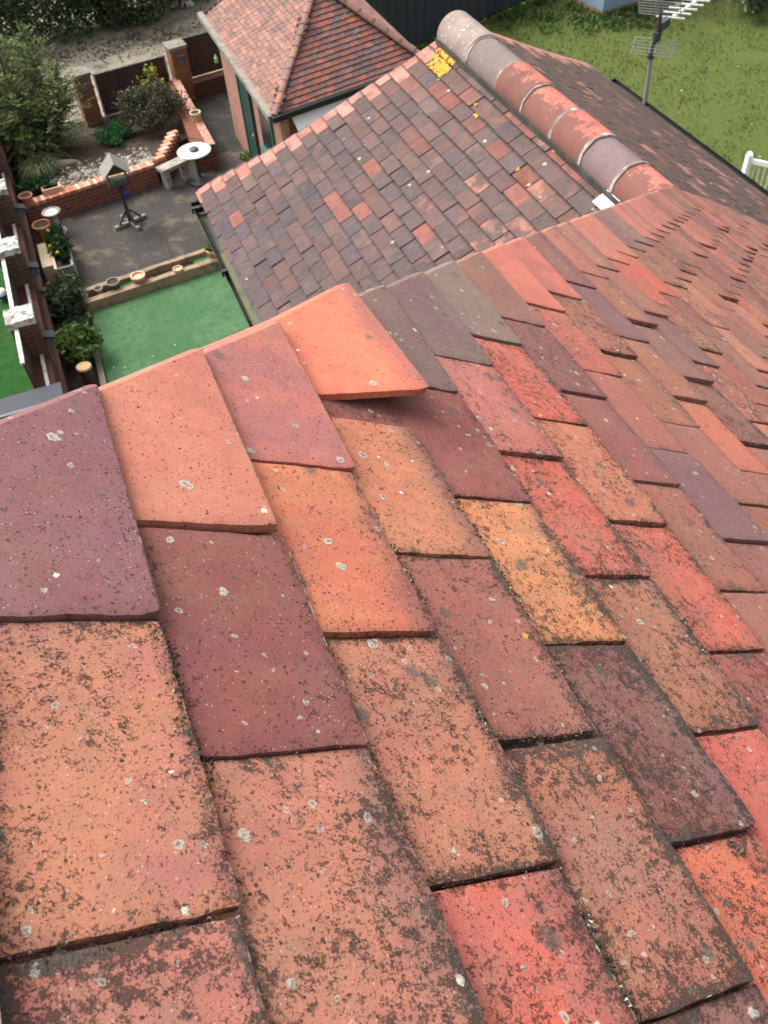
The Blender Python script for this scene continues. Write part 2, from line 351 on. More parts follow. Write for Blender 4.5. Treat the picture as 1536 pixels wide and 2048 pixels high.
M = dict(
    clay=clay_near(), clayfar=clay_far(), clayshed=clay_far('garage clay tile', .25),
    deck=plain('roofing felt', (.03, .026, .024)), mortar=plain('mortar', (.38, .35, .33), .45, 40, .95, col2=(.20, .16, .14), thr=(.4, .55)),
    bed=plain('shaded mortar bed', (.060, .060, .050), .4, 40, .95, col2=(.10, .095, .075)),  # bedding under the ridge tiles, their shadow put into its dark colour
    brickred=brick('red brick', (.22, .075, .045), (.15, .055, .038), (.23, .19, .155)),
    brickdark=brick('dark red brick', (.10, .042, .032), (.075, .034, .028), (.075, .06, .05)),
    brickorange=brick('orange brick', (.27, .115, .055), (.22, .09, .045), (.22, .15, .10)),
    bricklit=brick('sunlit pink brick', (.36, .18, .125), (.30, .14, .10), (.33, .24, .18)),  # garage left wall: light from the left put into a paler brick
    coping=plain('brick on edge', (.46, .25, .185), .45, 26, .9, col2=(.30, .12, .085)),
    fence=plain('brown fence boards', (.055, .032, .031), .35, 25, .8, col2=(.075, .045, .04)),
    navy=plain('dark blue fence paint', (.034, .041, .050), .3, 12, .7), shedblue=plain('pale blue shed paint', (.25, .33, .46), .12, 8, .6),
    white=plain('white paint', (.88, .88, .87), .05, 20, .5), offwhite=plain('weathered white', (.62, .59, .54), .3, 18, .8, col2=(.40, .37, .33)),
    green=plain('dark green paint', (.012, .055, .043), .2, 12, .5), teal=plain('teal paint', (.03, .16, .15), .2, 12, .5),
    black=plain('black plastic', (.015, .015, .016), .2, 20, .4), gutter=plain('mossy gutter', (.025, .025, .022), .4, 12, .6, col2=(.085, .085, .045), thr=(.42, .6)),
    mossgut=plain('mossy green gutter', (.105, .108, .060), .4, 10, .85, col2=(.05, .05, .036), thr=(.5, .7)),
    steel=plain('galvanised steel', (.30, .29, .30), .2, 20, .5, .5), alu=plain('aerial aluminium', (.72, .73, .66), .12, 20, .45, .5),
    sleeper=plain('timber sleeper', (.30, .215, .135), .4, 14, .9, col2=(.17, .125, .08)), soil=plain('soil', (.045, .032, .024), .5, 30, 1.0, bump=.02, col2=(.09, .065, .045)),
    terra=plain('terracotta', (.42, .17, .085), .25, 20, .85), terrapale=plain('pale terracotta', (.60, .38, .25), .2, 20, .85), rimtan=plain('tan pot', (.46, .36, .21), .2, 20, .8),
    stone=plain('pale stone', (.34, .32, .28), .35, 22, .9, col2=(.20, .19, .16)), rock=plain('garden rock', (.30, .27, .21), .5, 9, .95, bump=.02, col2=(.17, .16, .13)),
    gravel=plain('stony bed', (.34, .29, .22), .7, 16, 1.0, bump=.03, col2=(.13, .12, .09)), dirt=plain('dry ground', (.27, .24, .18), .45, 4, 1.0, bump=.03, col2=(.155, .14, .105)),
    cap=plain('limewashed cap', (.56, .55, .52), .5, 30, .9, col2=(.24, .23, .20), thr=(.42, .58)), lamp=plain('solar lamp plastic', (.10, .12, .16), .3, 30, .3),
    glass=plain('frosted glass top', (.62, .70, .68), .08, 8, .15, .6), darkmetal=plain('dark grey metal', (.05, .055, .06), .3, 20, .5), woodgrey=plain('weathered grey timber', (.20, .20, .17), .35, 20, .9),
    darkwood=plain('dark green timber', (.045, .052, .045), .3, 20, .85), blue=plain('blue plastic', (.03, .03, .30), .2, 20, .5), slate=plain('slate grey plastic', (.022, .028, .036), .12, 14, .55),
    lead=plain('new lead', (.55, .60, .64), .15, 30, .5), trough=plain('grey planter paint', (.15, .17, .16), .25, 16, .8), cream=plain('cream timber', (.58, .47, .32), .2, 16, .8),
    leaf=leafmat(), bark=plain('bark', (.07, .052, .038), .4, 30, .95), paving=paving(), pathdark=plain('dark path', (.028, .026, .022), .5, 9, .95, bump=.01, col2=(.05, .046, .036)),
    astro=turf('artificial turf', (.082, .185, .082), (.115, .225, .112), (.066, .150, .066), 1.6),
    lawn=turf('lawn grass', (.104, .142, .036), (.126, .150, .042), (.084, .124, .030), .8), lawn2=turf('deep green lawn', (.028, .105, .022), (.04, .12, .03), (.02, .08, .018)),
    petal=plain('petal', (.8, .8, .7), .1, 10, .6, attr=True), concrete=plain('concrete', (.24, .215, .18), .35, 9, .95, col2=(.15, .135, .11)),
    coping_dark=plain('worn ledge bricks', (.13, .060, .042), .4, 26, .9, col2=(.09, .05, .04)), brickpier=brick('weathered pier brick', (.13, .070, .052), (.10, .058, .046), (.15, .125, .105)),
    brickpaint=plain('single bricks and stones', (.5, .3, .2), .35, 30, .9, attr=True), petal_green=plain('pale green bottle', (.32, .55, .18), .1, 20, .4), sleeperpale=plain('sawn tan wood', (.52, .36, .19), .25, 22, .8),
    slatepale=plain('pale grey strip', (.11, .125, .145), .1, 14, .5), glassdark=plain('dark window glass', (.02, .03, .03), .1, 10, .1, .5),
    litter=plain('leaf litter', (.5, .3, .18), .3, 40, .9, attr=True),
)

# ------------------------------------------------------------------ near roof: frames
PIT = RAD(34.59967); CP, SP = cos(PIT), sin(PIT); GA, WD, BB, TH = .1, .165, .08184, .0074
U1 = np.array([CP, 0, -SP]); V1 = np.array([0., 1, 0]); N1 = np.array([SP, 0, CP]); O0 = np.zeros(3)
FOLD = .232                                       # width of a hip tile from its free side to the fold, measured along its tail
def tile(acc, O, U, V, N, s, y, wd, ln, col, col2, aux, lift=0., tail=0., yaw=0., camber=0., res=(3, 3), jit=.0004, rad=.006, step=TH / GA, gap=.0022, th=TH, raised=0.):
    na, nb = res
    a = np.linspace(0, 1, na); b = np.linspace(0, 1, nb)
    if na > 4:
        a = np.concatenate([[0, .012], np.linspace(.08, .92, na - 4), [.988, 1]]); b = np.concatenate([[0, .008], np.linspace(.05, 1, nb - 2)])
    Aa, Bb = np.meshgrid(a, b, indexing='ij')
    x = Aa * (wd - gap) + gap / 2; d = Bb * ln
    if na > 4:                                    # uneven arrises and rubbed corners
        e = rng.normal(0, jit, (4, 64)) + np.where(rng.uniform(0, 1, (4, 64)) < .10, jit * 2.5, 0)
        def wav(arr, t): 
            kx = np.linspace(0, 1, 34); return np.interp(t, kx, arr[:34])
        x = x + np.where(Aa < .05, wav(e[0], Bb), 0) - np.where(Aa > .95, np.abs(wav(e[1], Bb)), 0)
        d = d + np.where(Bb < .02, np.abs(wav(e[2], Aa)) * 1.2, 0)
        for side in (0, 1):
            r = rad * rng.uniform(.5, 1.5); xx = x if side == 0 else (wd - x)
            m_ = (xx < r) & (d < r); dist = np.hypot(xx - r, d - r); k = np.where(m_ & (dist > r), r / np.maximum(dist, 1e-6), 1.0)
            nx = r + (xx - r) * k; d = np.where(m_, r + (d - r) * k, d); xn = nx if side == 0 else wd - nx; x = np.where(m_, xn, x)
    h = -step * d + lift * (1 - x / wd) * (1 - .6 * Bb) + tail * (1 - Bb) + raised
    h = h - camber * ((2 * Aa - 1) ** 2) * .5 - camber * (1 - Bb) ** 3
    if na > 4:
        edge = (Aa < .005) | (Aa > .995) | (Bb < .004); h = h - np.where(edge, .0006, 0)
        h = h + np.interp(Bb, np.linspace(0, 1, 6), rng.normal(0, .0006, 6)) + np.interp(Aa, np.linspace(0, 1, 6), rng.normal(0, .0005, 6))
    ds = d * cos(yaw) - (x - wd / 2) * sin(yaw); dx = x * cos(yaw) + d * sin(yaw)
    P = O + (s - ds)[..., None] * U + (y + dx)[..., None] * V + h[..., None] * N
    v, f, ring = solid_grid(P, N, th)
    uvt = np.stack([x, d], -1); uv = np.concatenate([uvt.reshape(-1, 2), np.array([uvt[i, j] for i, j in ring])])
    acc.add(v, f, col, col2, aux, uv)

def hip_tile(acc, i, col, col2, aux, lift=.006, tail=0., slip=(0, 0), res=15, wing=.16, raised=0., fall=.0):
    s0 = i * GA + slip[0]; nb = res; ln = .20
    t = np.concatenate([[0, .0015], np.linspace(.012, ln, nb)])
    e0 = rng.normal(0, .0004, 30) - np.where(rng.uniform(0, 1, 30) < .05, .0015, 0) * -1; rows = []; uvs = []
    rr = .020
    for d in t:
        s = s0 - d; y0 = BB * i - WD + slip[1] + .0017 + np.interp(d / ln, np.linspace(0, 1, 30), e0)
        yf = BB * (s / GA) - WD + FOLD + slip[1] * .4
        if d < .006: y0 += (.006 - d) * .6
        base = s * U1 + raised * N1
        ys = np.concatenate([[y0, y0 + .002], np.linspace(y0 + .012, yf - rr, 9)])
        pts = []; us = []
        for y in ys:
            a = (y - y0) / (yf - y0); hh = lift * (1 - a) * (1 - .6 * d / ln) + tail * (1 - d / ln) if not fall else max(0, 1 - d / fall) * (lift * (1 - a) + tail)
            pts.append(base + np.array([0, y, 0]) + N1 * hh); us.append(y - y0)
        cx = base + np.array([0, yf, 0])
        hb = tail * (1 - d / ln) if not fall else max(0, 1 - d / fall) * tail
        for q in np.linspace(0, pi / 2, 8)[1:]:   # the fold turns the tile over the hip
            p = cx + np.array([-rr + rr * cos(q), -rr + rr * sin(q), 0]) + N1 * hb
            p[2] -= .016 * (q / (pi / 2)); pts.append(p); us.append(yf - y0 - rr + rr * q)
        for q in (.25, .6, 1.0): pts.append(cx + np.array([-rr - wing * q, 0, -.016 - .045 * q]) + N1 * hb); us.append(yf - y0 + q * wing)
        hd = -TH / GA * d; pts = [p + N1 * hd - (N1 * .0006 if d == 0 else 0) for p in pts]
        pts[0] = pts[0] - N1 * .0006
        rows.append(pts); uvs.append([(u_ if u_ < .08 else .08, d) for u_ in us])
    P = np.array(rows)
    nrm = np.zeros_like(P); nrm[:] = N1; n0 = np.array([0.0, SP, CP])
    for j in range(P.shape[1]):
        q = min(max((j - 10) / 8, 0), 1); nn = N1 * (1 - q) + n0 * q; nrm[:, j] = nn / np.linalg.norm(nn)
    v, f, ring = solid_grid(P, nrm, TH)
    U_ = np.array(uvs); uv = np.concatenate([U_.reshape(-1, 2), np.array([U_[a, b] for a, b in ring])])
    acc.add(v, f, col, col2, aux, uv)

KA = .67                                          # albedo relative to what the photograph shows
def desat(v, k, g=1.0):
    m_ = v @ np.array([.2126, .7152, .0722]); return (m_ + (v - m_) * k) * g
def C(*c): return desat(lin(c, KA), .93, 1.0) * (1.0, .965, .99)
PAL = [(C(205, 126, 102), C(190, 112, 96)), (C(222, 116, 88), C(205, 104, 84)), (C(150, 92, 86), C(138, 88, 92)), (C(178, 114, 90), C(160, 104, 84)),
       (C(208, 122, 108), C(190, 110, 102)), (C(184, 122, 98), C(166, 112, 92)), (C(160, 104, 92), C(140, 92, 86)), (C(206, 134, 104), C(192, 122, 98)), (C(150, 112, 96), C(138, 108, 96))]
T = {  # colours read off the photograph: (course, tile along the course) -> colour, second colour, lichen, joint grime
 (1, 1): ((150, 100, 108), (144, 94, 98), .34, .35), (1, 2): ((212, 140, 106), (198, 122, 112), .62, .8), (1, 3): ((206, 128, 110), (196, 122, 106), .85, .8),
 (2, 1): ((218, 130, 106), (222, 140, 112), .16, .3), (2, 2): ((150, 86, 80), (146, 84, 86), .44, .6), (2, 3): ((208, 136, 108), (198, 124, 106), .72, .75), (2, 4): ((196, 122, 104), (190, 118, 100), .9, .8),
 (3, 1): ((190, 118, 114), (212, 126, 108), .16, .3), (3, 2): ((220, 122, 92), (226, 138, 94), .45, .6), (3, 3): ((198, 124, 102), (206, 134, 102), .72, .85), (3, 4): ((240, 112, 88), (226, 118, 104), .72, .6),
 (4, 1): ((244, 136, 98), (232, 122, 98), .02, .1), (4, 2): ((226, 146, 102), (220, 132, 98), .55, .6), (4, 3): ((166, 102, 90), (180, 110, 94), .55, .9), (4, 4): ((188, 116, 96), (196, 124, 96), .85, .9), (4, 5): ((160, 104, 90), (150, 98, 90), .8, .8),
 (5, 1): ((128, 112, 104), (136, 108, 108), .35, .4), (5, 2): ((152, 82, 80), (162, 92, 86), .45, .6), (5, 3): ((238, 156, 100), (232, 146, 96), .72, .8), (5, 4): ((136, 82, 78), (144, 86, 88), .85, .75), (5, 5): ((240, 124, 88), (230, 120, 90), .7, .7), (5, 6): ((180, 118, 96), (170, 110, 92), .8, .8),
 (6, 1): ((132, 116, 108), (126, 100, 106), .3, .3), (6, 2): ((214, 128, 116), (208, 120, 106), .6, .6), (6, 3): ((228, 112, 90), (216, 108, 88), .7, .7), (6, 4): ((192, 124, 94), (184, 116, 92), .8, .8), (6, 5): ((224, 108, 94), (214, 102, 92), .6, .6),
 (7, 1): ((140, 124, 114), (146, 126, 116), .25, .3), (7, 2): ((232, 110, 90), (218, 104, 88), .7, .6), (7, 3): ((218, 138, 102), (210, 124, 98), .65, .7), (7, 4): ((226, 110, 88), (200, 108, 90), .7, .7), (7, 5): ((160, 92, 86), (180, 96, 88), .7, .7),
 (8, 1): ((164, 116, 102), (150, 110, 98), .15, .3), (8, 2): ((146, 94, 92), (150, 100, 98), .6, .5), (8, 3): ((164, 98, 92), (158, 96, 90), .4, .4), (8, 4): ((170, 112, 92), (180, 110, 92), .6, .6),
 (9, 1): ((238, 130, 108), (226, 122, 104), .05, .2), (9, 2): ((216, 114, 98), (206, 112, 96), .6, .5), (9, 3): ((184, 112, 98), (176, 108, 94), .4, .5), (9, 4): ((112, 90, 104), (120, 94, 106), .25, .3),
 (10, 1): ((234, 124, 106), (196, 114, 104), .12, .3), (10, 2): ((188, 120, 96), (178, 112, 92), .7, .6), (10, 3): ((176, 114, 90), (184, 120, 94), .5, .4), (10, 4): ((162, 108, 98), (170, 108, 94), .4, .4),
 (11, 1): ((146, 102, 98), (138, 98, 98), .35, .3), (11, 2): ((120, 92, 104), (112, 90, 104), .25, .3), (11, 3): ((180, 118, 90), (176, 112, 88), .5, .4), (11, 4): ((226, 128, 98), (214, 120, 94), .4, .4),
 (12, 1): ((206, 128, 108), (190, 118, 102), .3, .3), (12, 2): ((172, 112, 92), (180, 118, 96), .5, .4), (12, 3): ((140, 108, 98), (132, 106, 100), .3, .3),
 (13, 1): ((176, 128, 104), (190, 132, 106), .4, .3), (13, 2): ((178, 112, 98), (166, 108, 94), .4, .3), (13, 3): ((136, 104, 102), (126, 102, 104), .3, .3),
 (14, 1): ((226, 138, 116), (216, 128, 110), .2, .2), (14, 2): ((214, 104, 84), (200, 110, 92), .4, .4), (15, 1): ((220, 142, 116), (206, 128, 108), .2, .2), (15, 2): ((230, 108, 84), (216, 116, 92), .4, .4),
 (16, 1): ((132, 108, 108), (122, 104, 108), .4, .3), (17, 1): ((150, 122, 112), (138, 116, 110), .4, .3), (18, 1): ((226, 136, 118), (218, 130, 112), .2, .2), (19, 1): ((204, 130, 114), (186, 122, 108), .2, .2),
}
LIFT = {(1, 1): .007, (2, 1): .009, (3, 1): .004, (3, 2): .007, (5, 1): .003, (6, 2): .007, (7, 2): .009, (5, 4): .011, (3, 3): .004, (2, 2): .002, (4, 2): .002, (4, 3): .003, (5, 2): .001,
        (1, 2): .005, (8, 1): .004, (7, 1): .003, (6, 1): .003, (10, 2): .008, (11, 2): .008, (12, 2): .012, (13, 2): .012, (5, 3): .004, (9, 2): .007}
PMEAN = C(190, 122, 104)
def look(i, k):
    if (i, k) in T:
        a, b, d, gm = T[(i, k)]; a, b = C(*a), C(*b); q = .30 if i >= 9 else .10
        if k == 1: d = d * .7 + .16
        return a * (1 - q) + PMEAN * q, b * (1 - q) + PMEAN * q, d, gm
    a, b = PAL[rng.integers(len(PAL))]; v = rng.uniform(.86, 1.12)
    a = a * .58 + PMEAN * .42; b = b * .58 + PMEAN * .42
    return a * v, b * v * rng.uniform(.88, 1.1), rng.uniform(.35, .8), rng.uniform(.3, .7)

house = thing('house', 'main house with a near roof of speckled orange, pink and maroon clay tiles', 'house', (0, 1.0, GZ))
acc = Acc()                                       # boarded deck below the tiles
def onP1(x, y, n=-.06): return np.array([x, y, -x * SP / CP]) + N1 * n
A0 = 5 * RAD(1); P0T = .4915 / sin(RAD(44.83) - A0); P0A = math.atan(P0T)
H0 = np.array([cos(A0), sin(A0), 0]); U0 = np.array([-sin(A0) * cos(P0A), cos(A0) * cos(P0A), -sin(P0A)]); N0 = np.cross(H0, U0); N0 *= np.sign(N0[2])
def hipx(x, dn=.05): return np.array([x, x * .9943 + .067, -x * SP / CP - dn])
def onP0(x, z, dn=.06):                           # point of the far slope at a given x and height
    o = hipx(0, dn); y = o[1] - (z - o[2]) / P0T * 1.0; 
    return np.array([x, y + (x) * math.tan(A0), z])
EZ = -2.98
deck = [onP1(-1.1, -7), onP1(4.32, -7), onP1(4.32, 3.25), onP1(2.5, 2.44), onP1(-1.1, -1.02)]
acc.add(deck, [(0, 1, 2, 3, 4)])
e0 = np.array([-5.5, 4.0 - 5.5 * math.tan(A0), EZ - .05]); tA = hipx(-1.1, .085); tB = hipx(2.4, .085)
def p0z(x, y): 
    q = hipx(0, .085); d = np.array([x - q[0], y - q[1]]); return q[2] - (d[0] * -sin(A0) + d[1] * cos(A0)) * P0T
acc.add([tA, tB, (2.4, 4.4, p0z(2.4, 4.4)), (-5.5, 3.7, p0z(-5.5, 3.7))], [(0, 1, 2, 3)])
acc.add([(-1.1, -7, .73), (-1.1, -1.02, .70), (-5.5, 3.7, p0z(-5.5, 3.7)), (-5.5, -7, -2.9)], [(0, 1, 2, 3)])
roof = acc.build('roof', M['deck'], house)
acc = Acc()
for lo, hi in (((-5.2, -6.8, GZ), (3.95, -6.55, -3.0)), ((-5.2, -6.55, GZ), (-4.95, 3.3, -3.0)), ((3.7, -6.55, GZ), (3.95, 2.9, -3.0)), ((-4.95, 3.05, GZ), (1.2, 3.3, -3.05))): acc.box(lo, hi)
acc.build('wall', M['brickred'], house)

# every hip tile, then the field tiles that show largest, one mesh each; the rest as one mesh
for i in range(-3, 30):
    a = Acc(); c, c2, d, gm = look(i, 1)
    kw = dict(lift=.5 * LIFT.get((i, 1), float(rng.uniform(.001, .006))))
    if i == 4: kw = dict(lift=.014, tail=.011, slip=(.019, .032), fall=.105)
    hip_tile(a, i, c, c2, (d, gm, rng.uniform(0, 1)), res=26 if i < 14 else 7, **kw)
    o = a.build('hip_tile', M['clay'], roof, smooth=19)
    if i == 4: o['label'] = 'bright orange hip tile slipped and lifted proud of its neighbours'
cand = []; rest = []
for i in range(-4, 44):
    for k in range(2, 30 if i <= 29 else 64):
        s = i * GA; x = s * CP; y = BB * i - WD * k
        if i > 29: y = BB * 29 + WD * (30 - k) + (.0825 if i % 2 else 0)
        if y < x - 2.3: continue
        if i >= 29 and y + WD > 2.36 + .45 * (x - 2.38) + (.05 if i % 3 else 0): continue
        ctr = O0 + (s - .05) * U1 + (y + WD / 2) * V1; q = (ctr - CAM) @ RW[2]
        px, py = proj(ctr); vis = q > .05 and -90 < px < 1640 and 300 < py < 2250
        (cand if vis else rest).append((float(np.linalg.norm(ctr - CAM)), i, k, y))
cand.sort(); near = cand[:98]; rest += cand[98:]
def put(a, i, k, y, res):
    c, c2, d, gm = look(i, k)
    lf = LIFT.get((i, k)); lf = lf and lf * .5
    if lf is None: lf = float(rng.choice([rng.uniform(0, .002), rng.uniform(.0015, .003), rng.uniform(.004, .008)], p=[.55, .28, .17]))
    tile(a, O0, U1, V1, N1, i * GA + float(rng.normal(0, .0022)), y + float(rng.normal(0, .0012)), WD, .235, c, c2, (d, gm, rng.uniform(0, 1)), lift=lf,
         tail=float(abs(rng.normal(0, .0010))), yaw=float(rng.normal(0, .006)), camber=float(rng.uniform(.0002, .0012)), res=res, rad=.006)
for d, i, k, y in near:
    a = Acc(); put(a, i, k, y, (30, 26) if d < .9 else ((18, 16) if d < 1.3 else (9, 9))); o = a.build('roof_tile', M['clay'], roof, smooth=19)
a = Acc()
for d, i, k, y in rest: put(a, i, k, y, (6, 6) if d < 3 else (3, 3))
o = a.build('roof_tile', M['clay'], roof); o['kind'] = 'stuff'
a = Acc()
def crumb(p, r, col):
    k = rng.normal(0, 1, (5, 3)); k /= np.linalg.norm(k, axis=1)[:, None]; v = p + k * r * rng.uniform(.6, 1.2, (5, 1)); a.add(v, [(0, 1, 2), (0, 2, 3), (0, 3, 1), (1, 2, 4), (2, 3, 4), (3, 1, 4)], np.array(col) * rng.uniform(.6, 1.3))
for i, k, f0, f1, n in ((1, 2, .12, .95, 420), (2, 3, .1, .9, 300), (3, 3, .05, .9, 420), (3, 2, .1, .55, 120), (4, 3, .2, .95, 320), (5, 4, .3, .8, 120), (4, 4, .05, .95, 380), (5, 3, .25, .9, 240), (2, 4, .1, 1, 260), (6, 4, .1, .8, 160), (4, 2, .1, .5, 90), (6, 3, .2, .8, 120), (3, 4, .3, 1, 260), (5, 2, .02, .25, 90)):
    cen = [rng.uniform(f0, f1) for _ in range(7)]
    for _ in range(n):
        f = cen[rng.integers(7)] + rng.normal(0, .035); s = i * GA + rng.normal(.0015, .0032); y = BB * i - WD * k + WD * min(max(f, .01), .99)
        h = -.0002 if s < i * GA else -TH + .0012
        q = rng.uniform(); col = (.055, .044, .034) if q < .72 else ((.20, .18, .15) if q < .93 else ((.50, .47, .40) if q < .98 else (.40, .30, .03)))
        crumb(s * U1 + y * V1 + N1 * (h + rng.uniform(-.0006, .0005)), rng.uniform(.0007, .0019), col)
for i, k, n in ((4, 3, 160), (3, 3, 110), (2, 2, 120), (1, 2, 60), (5, 4, 90), (6, 3, 60), (3, 2, 60)):      # along the near ends
    for _ in range(n):
        s = i * GA - rng.uniform(0, .095); y = BB * i - WD * k + rng.normal(.002, .0030); crumb(s * U1 + y * V1 + N1 * (-TH / GA * (i * GA - s) + rng.uniform(-.0006, .0003)), rng.uniform(.0006, .0014), (.05, .04, .032) if rng.uniform() < .8 else (.22, .2, .17))
o = a.build('joint_crust', M['brickpaint'], roof); o['kind'] = 'stuff'
a = Acc(); stone_c = (5 * GA - .035) * U1 + (BB * 5 - WD * 4 - .008) * V1 + N1 * .001
for _ in range(22): crumb(stone_c + rng.normal(0, .0025, 3) * (1.6, 1, .5) - N1 * .003, rng.uniform(.0015, .004), (.13, .085, .07))
a.build('mortar_lump', M['brickpaint'], roof)
a = Acc()                                         # far slope of the same roof, hidden behind the hip from here
O_ = hipx(0, .035)
for r in range(1, 50):
    for q in range(-24, 40):
        hp = O_ + U0 * (r * GA) + H0 * (-q * WD + (WD / 2 if r % 2 else 0))
        cn = [hp + H0 * e - U0 * g_ for e in (0, WD) for g_ in (0, .13)]
        if any(z[0] > (z[1] - .067) / .9943 - .035 for z in cn) or hp[0] < -3.2 or hp[1] > 4.25: continue
        c, c2 = PAL[rng.integers(len(PAL))]
        tile(a, hp, U0, H0, N0, 0, 0, WD, .13, c, c2, (.5, .5, rng.uniform(0, 1)), res=(2, 2))
o = a.build('slope_tile', M['clay'], roof); o['kind'] = 'stuff'

# ------------------------------------------------------------------ rear wing with its own gabled roof
AX, AZ, LX, RX, WZ = 2.62, -1.96, .862, 4.30, -2.94
wing = thing('rear_wing', 'lower rear wing with a gabled dark brown tile roof and rounded ridge tiles', 'house wing', (2.6, 4.2, GZ))
thL = math.atan2(AZ - WZ, AX - LX); thR = math.atan2(AZ - WZ, RX - AX)
WP = [(122, 96, 92), (112, 98, 98), (102, 96, 102), (140, 100, 90), (132, 110, 98), (118, 92, 88), (136, 104, 96), (98, 94, 98), (150, 104, 92), (126, 106, 102), (112, 96, 92), (148, 116, 102)]
WPR = [(124, 98, 88), (108, 90, 84), (136, 102, 90), (98, 86, 82), (160, 116, 100), (116, 94, 86)]
WMEAN = C(126, 93, 84)
def CW(*c): return (C(*c) * .66 + WMEAN * .34) * 1.06
def slope(side):
    a = Acc(); th = thL if side < 0 else thR; L = (AX - LX) / cos(th) if side < 0 else (RX - AX) / cos(th)
    U = np.array([side * cos(th), 0, -sin(th)]); N = np.array([side * sin(th), 0, cos(th)]); O = np.array([AX, 0, AZ])
    n = 20; g_ = L / n
    for j in range(1, n + 2):
        s = j * g_ if j <= n else L + .03; fr = min(s / L, 1)
        yend = float(np.interp(fr, [0, .1, .25, .4, .6, .8, 1], [5.12, 5.15, 5.21, 5.31, 5.41, 5.55, 5.73])) if side < 0 else float(np.interp(fr, [0, .37, .5, .75, 1], [5.15, 5.6, 5.68, 5.92, 6.2]))
        y = yend; first = True
        while y > 2.35:
            wd = WD
            yy = y - WD
            if first and j % 2 == 0: yy = y - WD / 2; wd = WD / 2
            pal = WP if side < 0 else WPR
            c = CW(*pal[rng.integers(len(pal))]) * rng.uniform(.74, 1.06); c2 = CW(*pal[rng.integers(len(pal))]) * rng.uniform(.7, 1.05)
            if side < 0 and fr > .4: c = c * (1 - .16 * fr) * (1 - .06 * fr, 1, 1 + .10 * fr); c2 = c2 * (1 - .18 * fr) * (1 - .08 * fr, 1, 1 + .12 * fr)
            if side < 0:
                red = .20 * max(0, 1 - fr * 1.1) + (.06 if y > 4.9 else 0) + .22 * max(0, min(1, (4.0 - y) / 1.0)) * max(0, 1 - fr)
                if rng.uniform() < .30 * max(0, min(1, (4.3 - y) / 1.2)): c2 = C(190, 132, 112)
                if rng.uniform() < red: c = (C(190, 114, 96) * .7 + WMEAN * .3) * rng.uniform(.7, 1.0); c2 = c * rng.uniform(.7, 1)
            ax_ = (.75 if side < 0 else .72, .45 if (side < 0 and fr < .62) else .12, rng.uniform(0, 1))
            if first: c = C(214, 150, 132) * rng.uniform(.85, 1.1); c2 = C(190, 124, 108); ax_ = (.08, .1, rng.uniform(0, 1))
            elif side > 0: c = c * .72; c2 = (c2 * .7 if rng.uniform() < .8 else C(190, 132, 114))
            lf = float(rng.choice([rng.uniform(0, .002), rng.uniform(.002, .004), rng.uniform(.005, .010)], p=[.5, .36, .14])) * (1 if side < 0 else .25)
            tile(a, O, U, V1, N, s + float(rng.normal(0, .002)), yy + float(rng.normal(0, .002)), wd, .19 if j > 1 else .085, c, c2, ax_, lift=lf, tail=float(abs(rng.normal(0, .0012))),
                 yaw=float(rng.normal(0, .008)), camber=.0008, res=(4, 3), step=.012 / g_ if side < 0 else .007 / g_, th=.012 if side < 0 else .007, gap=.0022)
            y = yy; first = False
    return a, U, N, O
for side in (-1, 1):
    a, U, N, O = slope(side)
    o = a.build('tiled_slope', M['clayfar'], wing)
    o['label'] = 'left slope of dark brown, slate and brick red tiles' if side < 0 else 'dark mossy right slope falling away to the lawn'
# two tiles thick with yellow lichen near the ridge
UL = np.array([-cos(thL), 0, -sin(thL)]); NL = np.array([-sin(thL), 0, cos(thL)])
a = Acc()
def blob(a, cx, cy, r, n, col):                    # crusty lichen growth: many small scales
    for _ in range(n):
        t = rng.uniform(0, 2 * pi); q = r * sqrt(rng.uniform()); s = cx + q * cos(t) * .55; y = cy + q * sin(t); h = .004 - .0125 / .1 * ((math.ceil(s / .1006) * .1006 - s)) 
        p = np.array([AX, 0, AZ]) + UL * s + V1 * y + NL * (h + rng.uniform(0, .004)); rr = rng.uniform(.004, .011); k = rng.uniform(0, 6)
        pts = [p + rr * rng.uniform(.6, 1.1) * (cos(k + i * pi / 3) * UL + sin(k + i * pi / 3) * V1) for i in range(6)]
        a.add([p + NL * .003] + pts, [(0, i + 1, (i + 1) % 6 + 1) for i in range(6)], np.array(col) * rng.uniform(.7, 1.15))
def crust_rect(a, s0, s1, y0, y1, n):            # thin crust over most of one tile, with bare holes
    holes = [(rng.uniform(s0, s1), rng.uniform(y0, y1), rng.uniform(.006, .016)) for _ in range(9)]
    for _ in range(n):
        s = rng.uniform(s0, s1); y = rng.uniform(y0, y1) + rng.normal(0, .004)
        if any((s - h[0]) ** 2 + (y - h[1]) ** 2 < h[2] ** 2 for h in holes): continue
        h = .0035 - .0120 / .1006 * (math.ceil(s / .1006) * .1006 - s); p = np.array([AX, 0, AZ]) + UL * s + V1 * y + NL * (h + rng.uniform(0, .0022)); rr = rng.uniform(.003, .009); k = rng.uniform(0, 6)
        pts = [p + rr * rng.uniform(.5, 1.1) * (cos(k + i * pi / 3) * UL + sin(k + i * pi / 3) * V1) for i in range(6)]
        a.add([p + NL * .001] + pts, [(0, i + 1, (i + 1) % 6 + 1) for i in range(6)], np.array((.60, .30, .010)) * rng.uniform(.6, 1.12))
crust_rect(a, .213, .298, 4.79, 4.985, 900); crust_rect(a, .112, .196, 4.80, 5.00, 900); crust_rect(a, .14, .26, 4.985, 5.04, 120); crust_rect(a, .19, .225, 4.83, 4.95, 160)
for cx, cy, r, n in ((.13, 4.0, .018, 10), (.17, 3.55, .013, 6), (.36, 3.62, .013, 7), (.31, 4.25, .02, 8), (.27, 4.33, .015, 6)): blob(a, cx, cy, r, n, (.55, .33, .015))
a.build('yellow_lichen', M['petal'], wing)
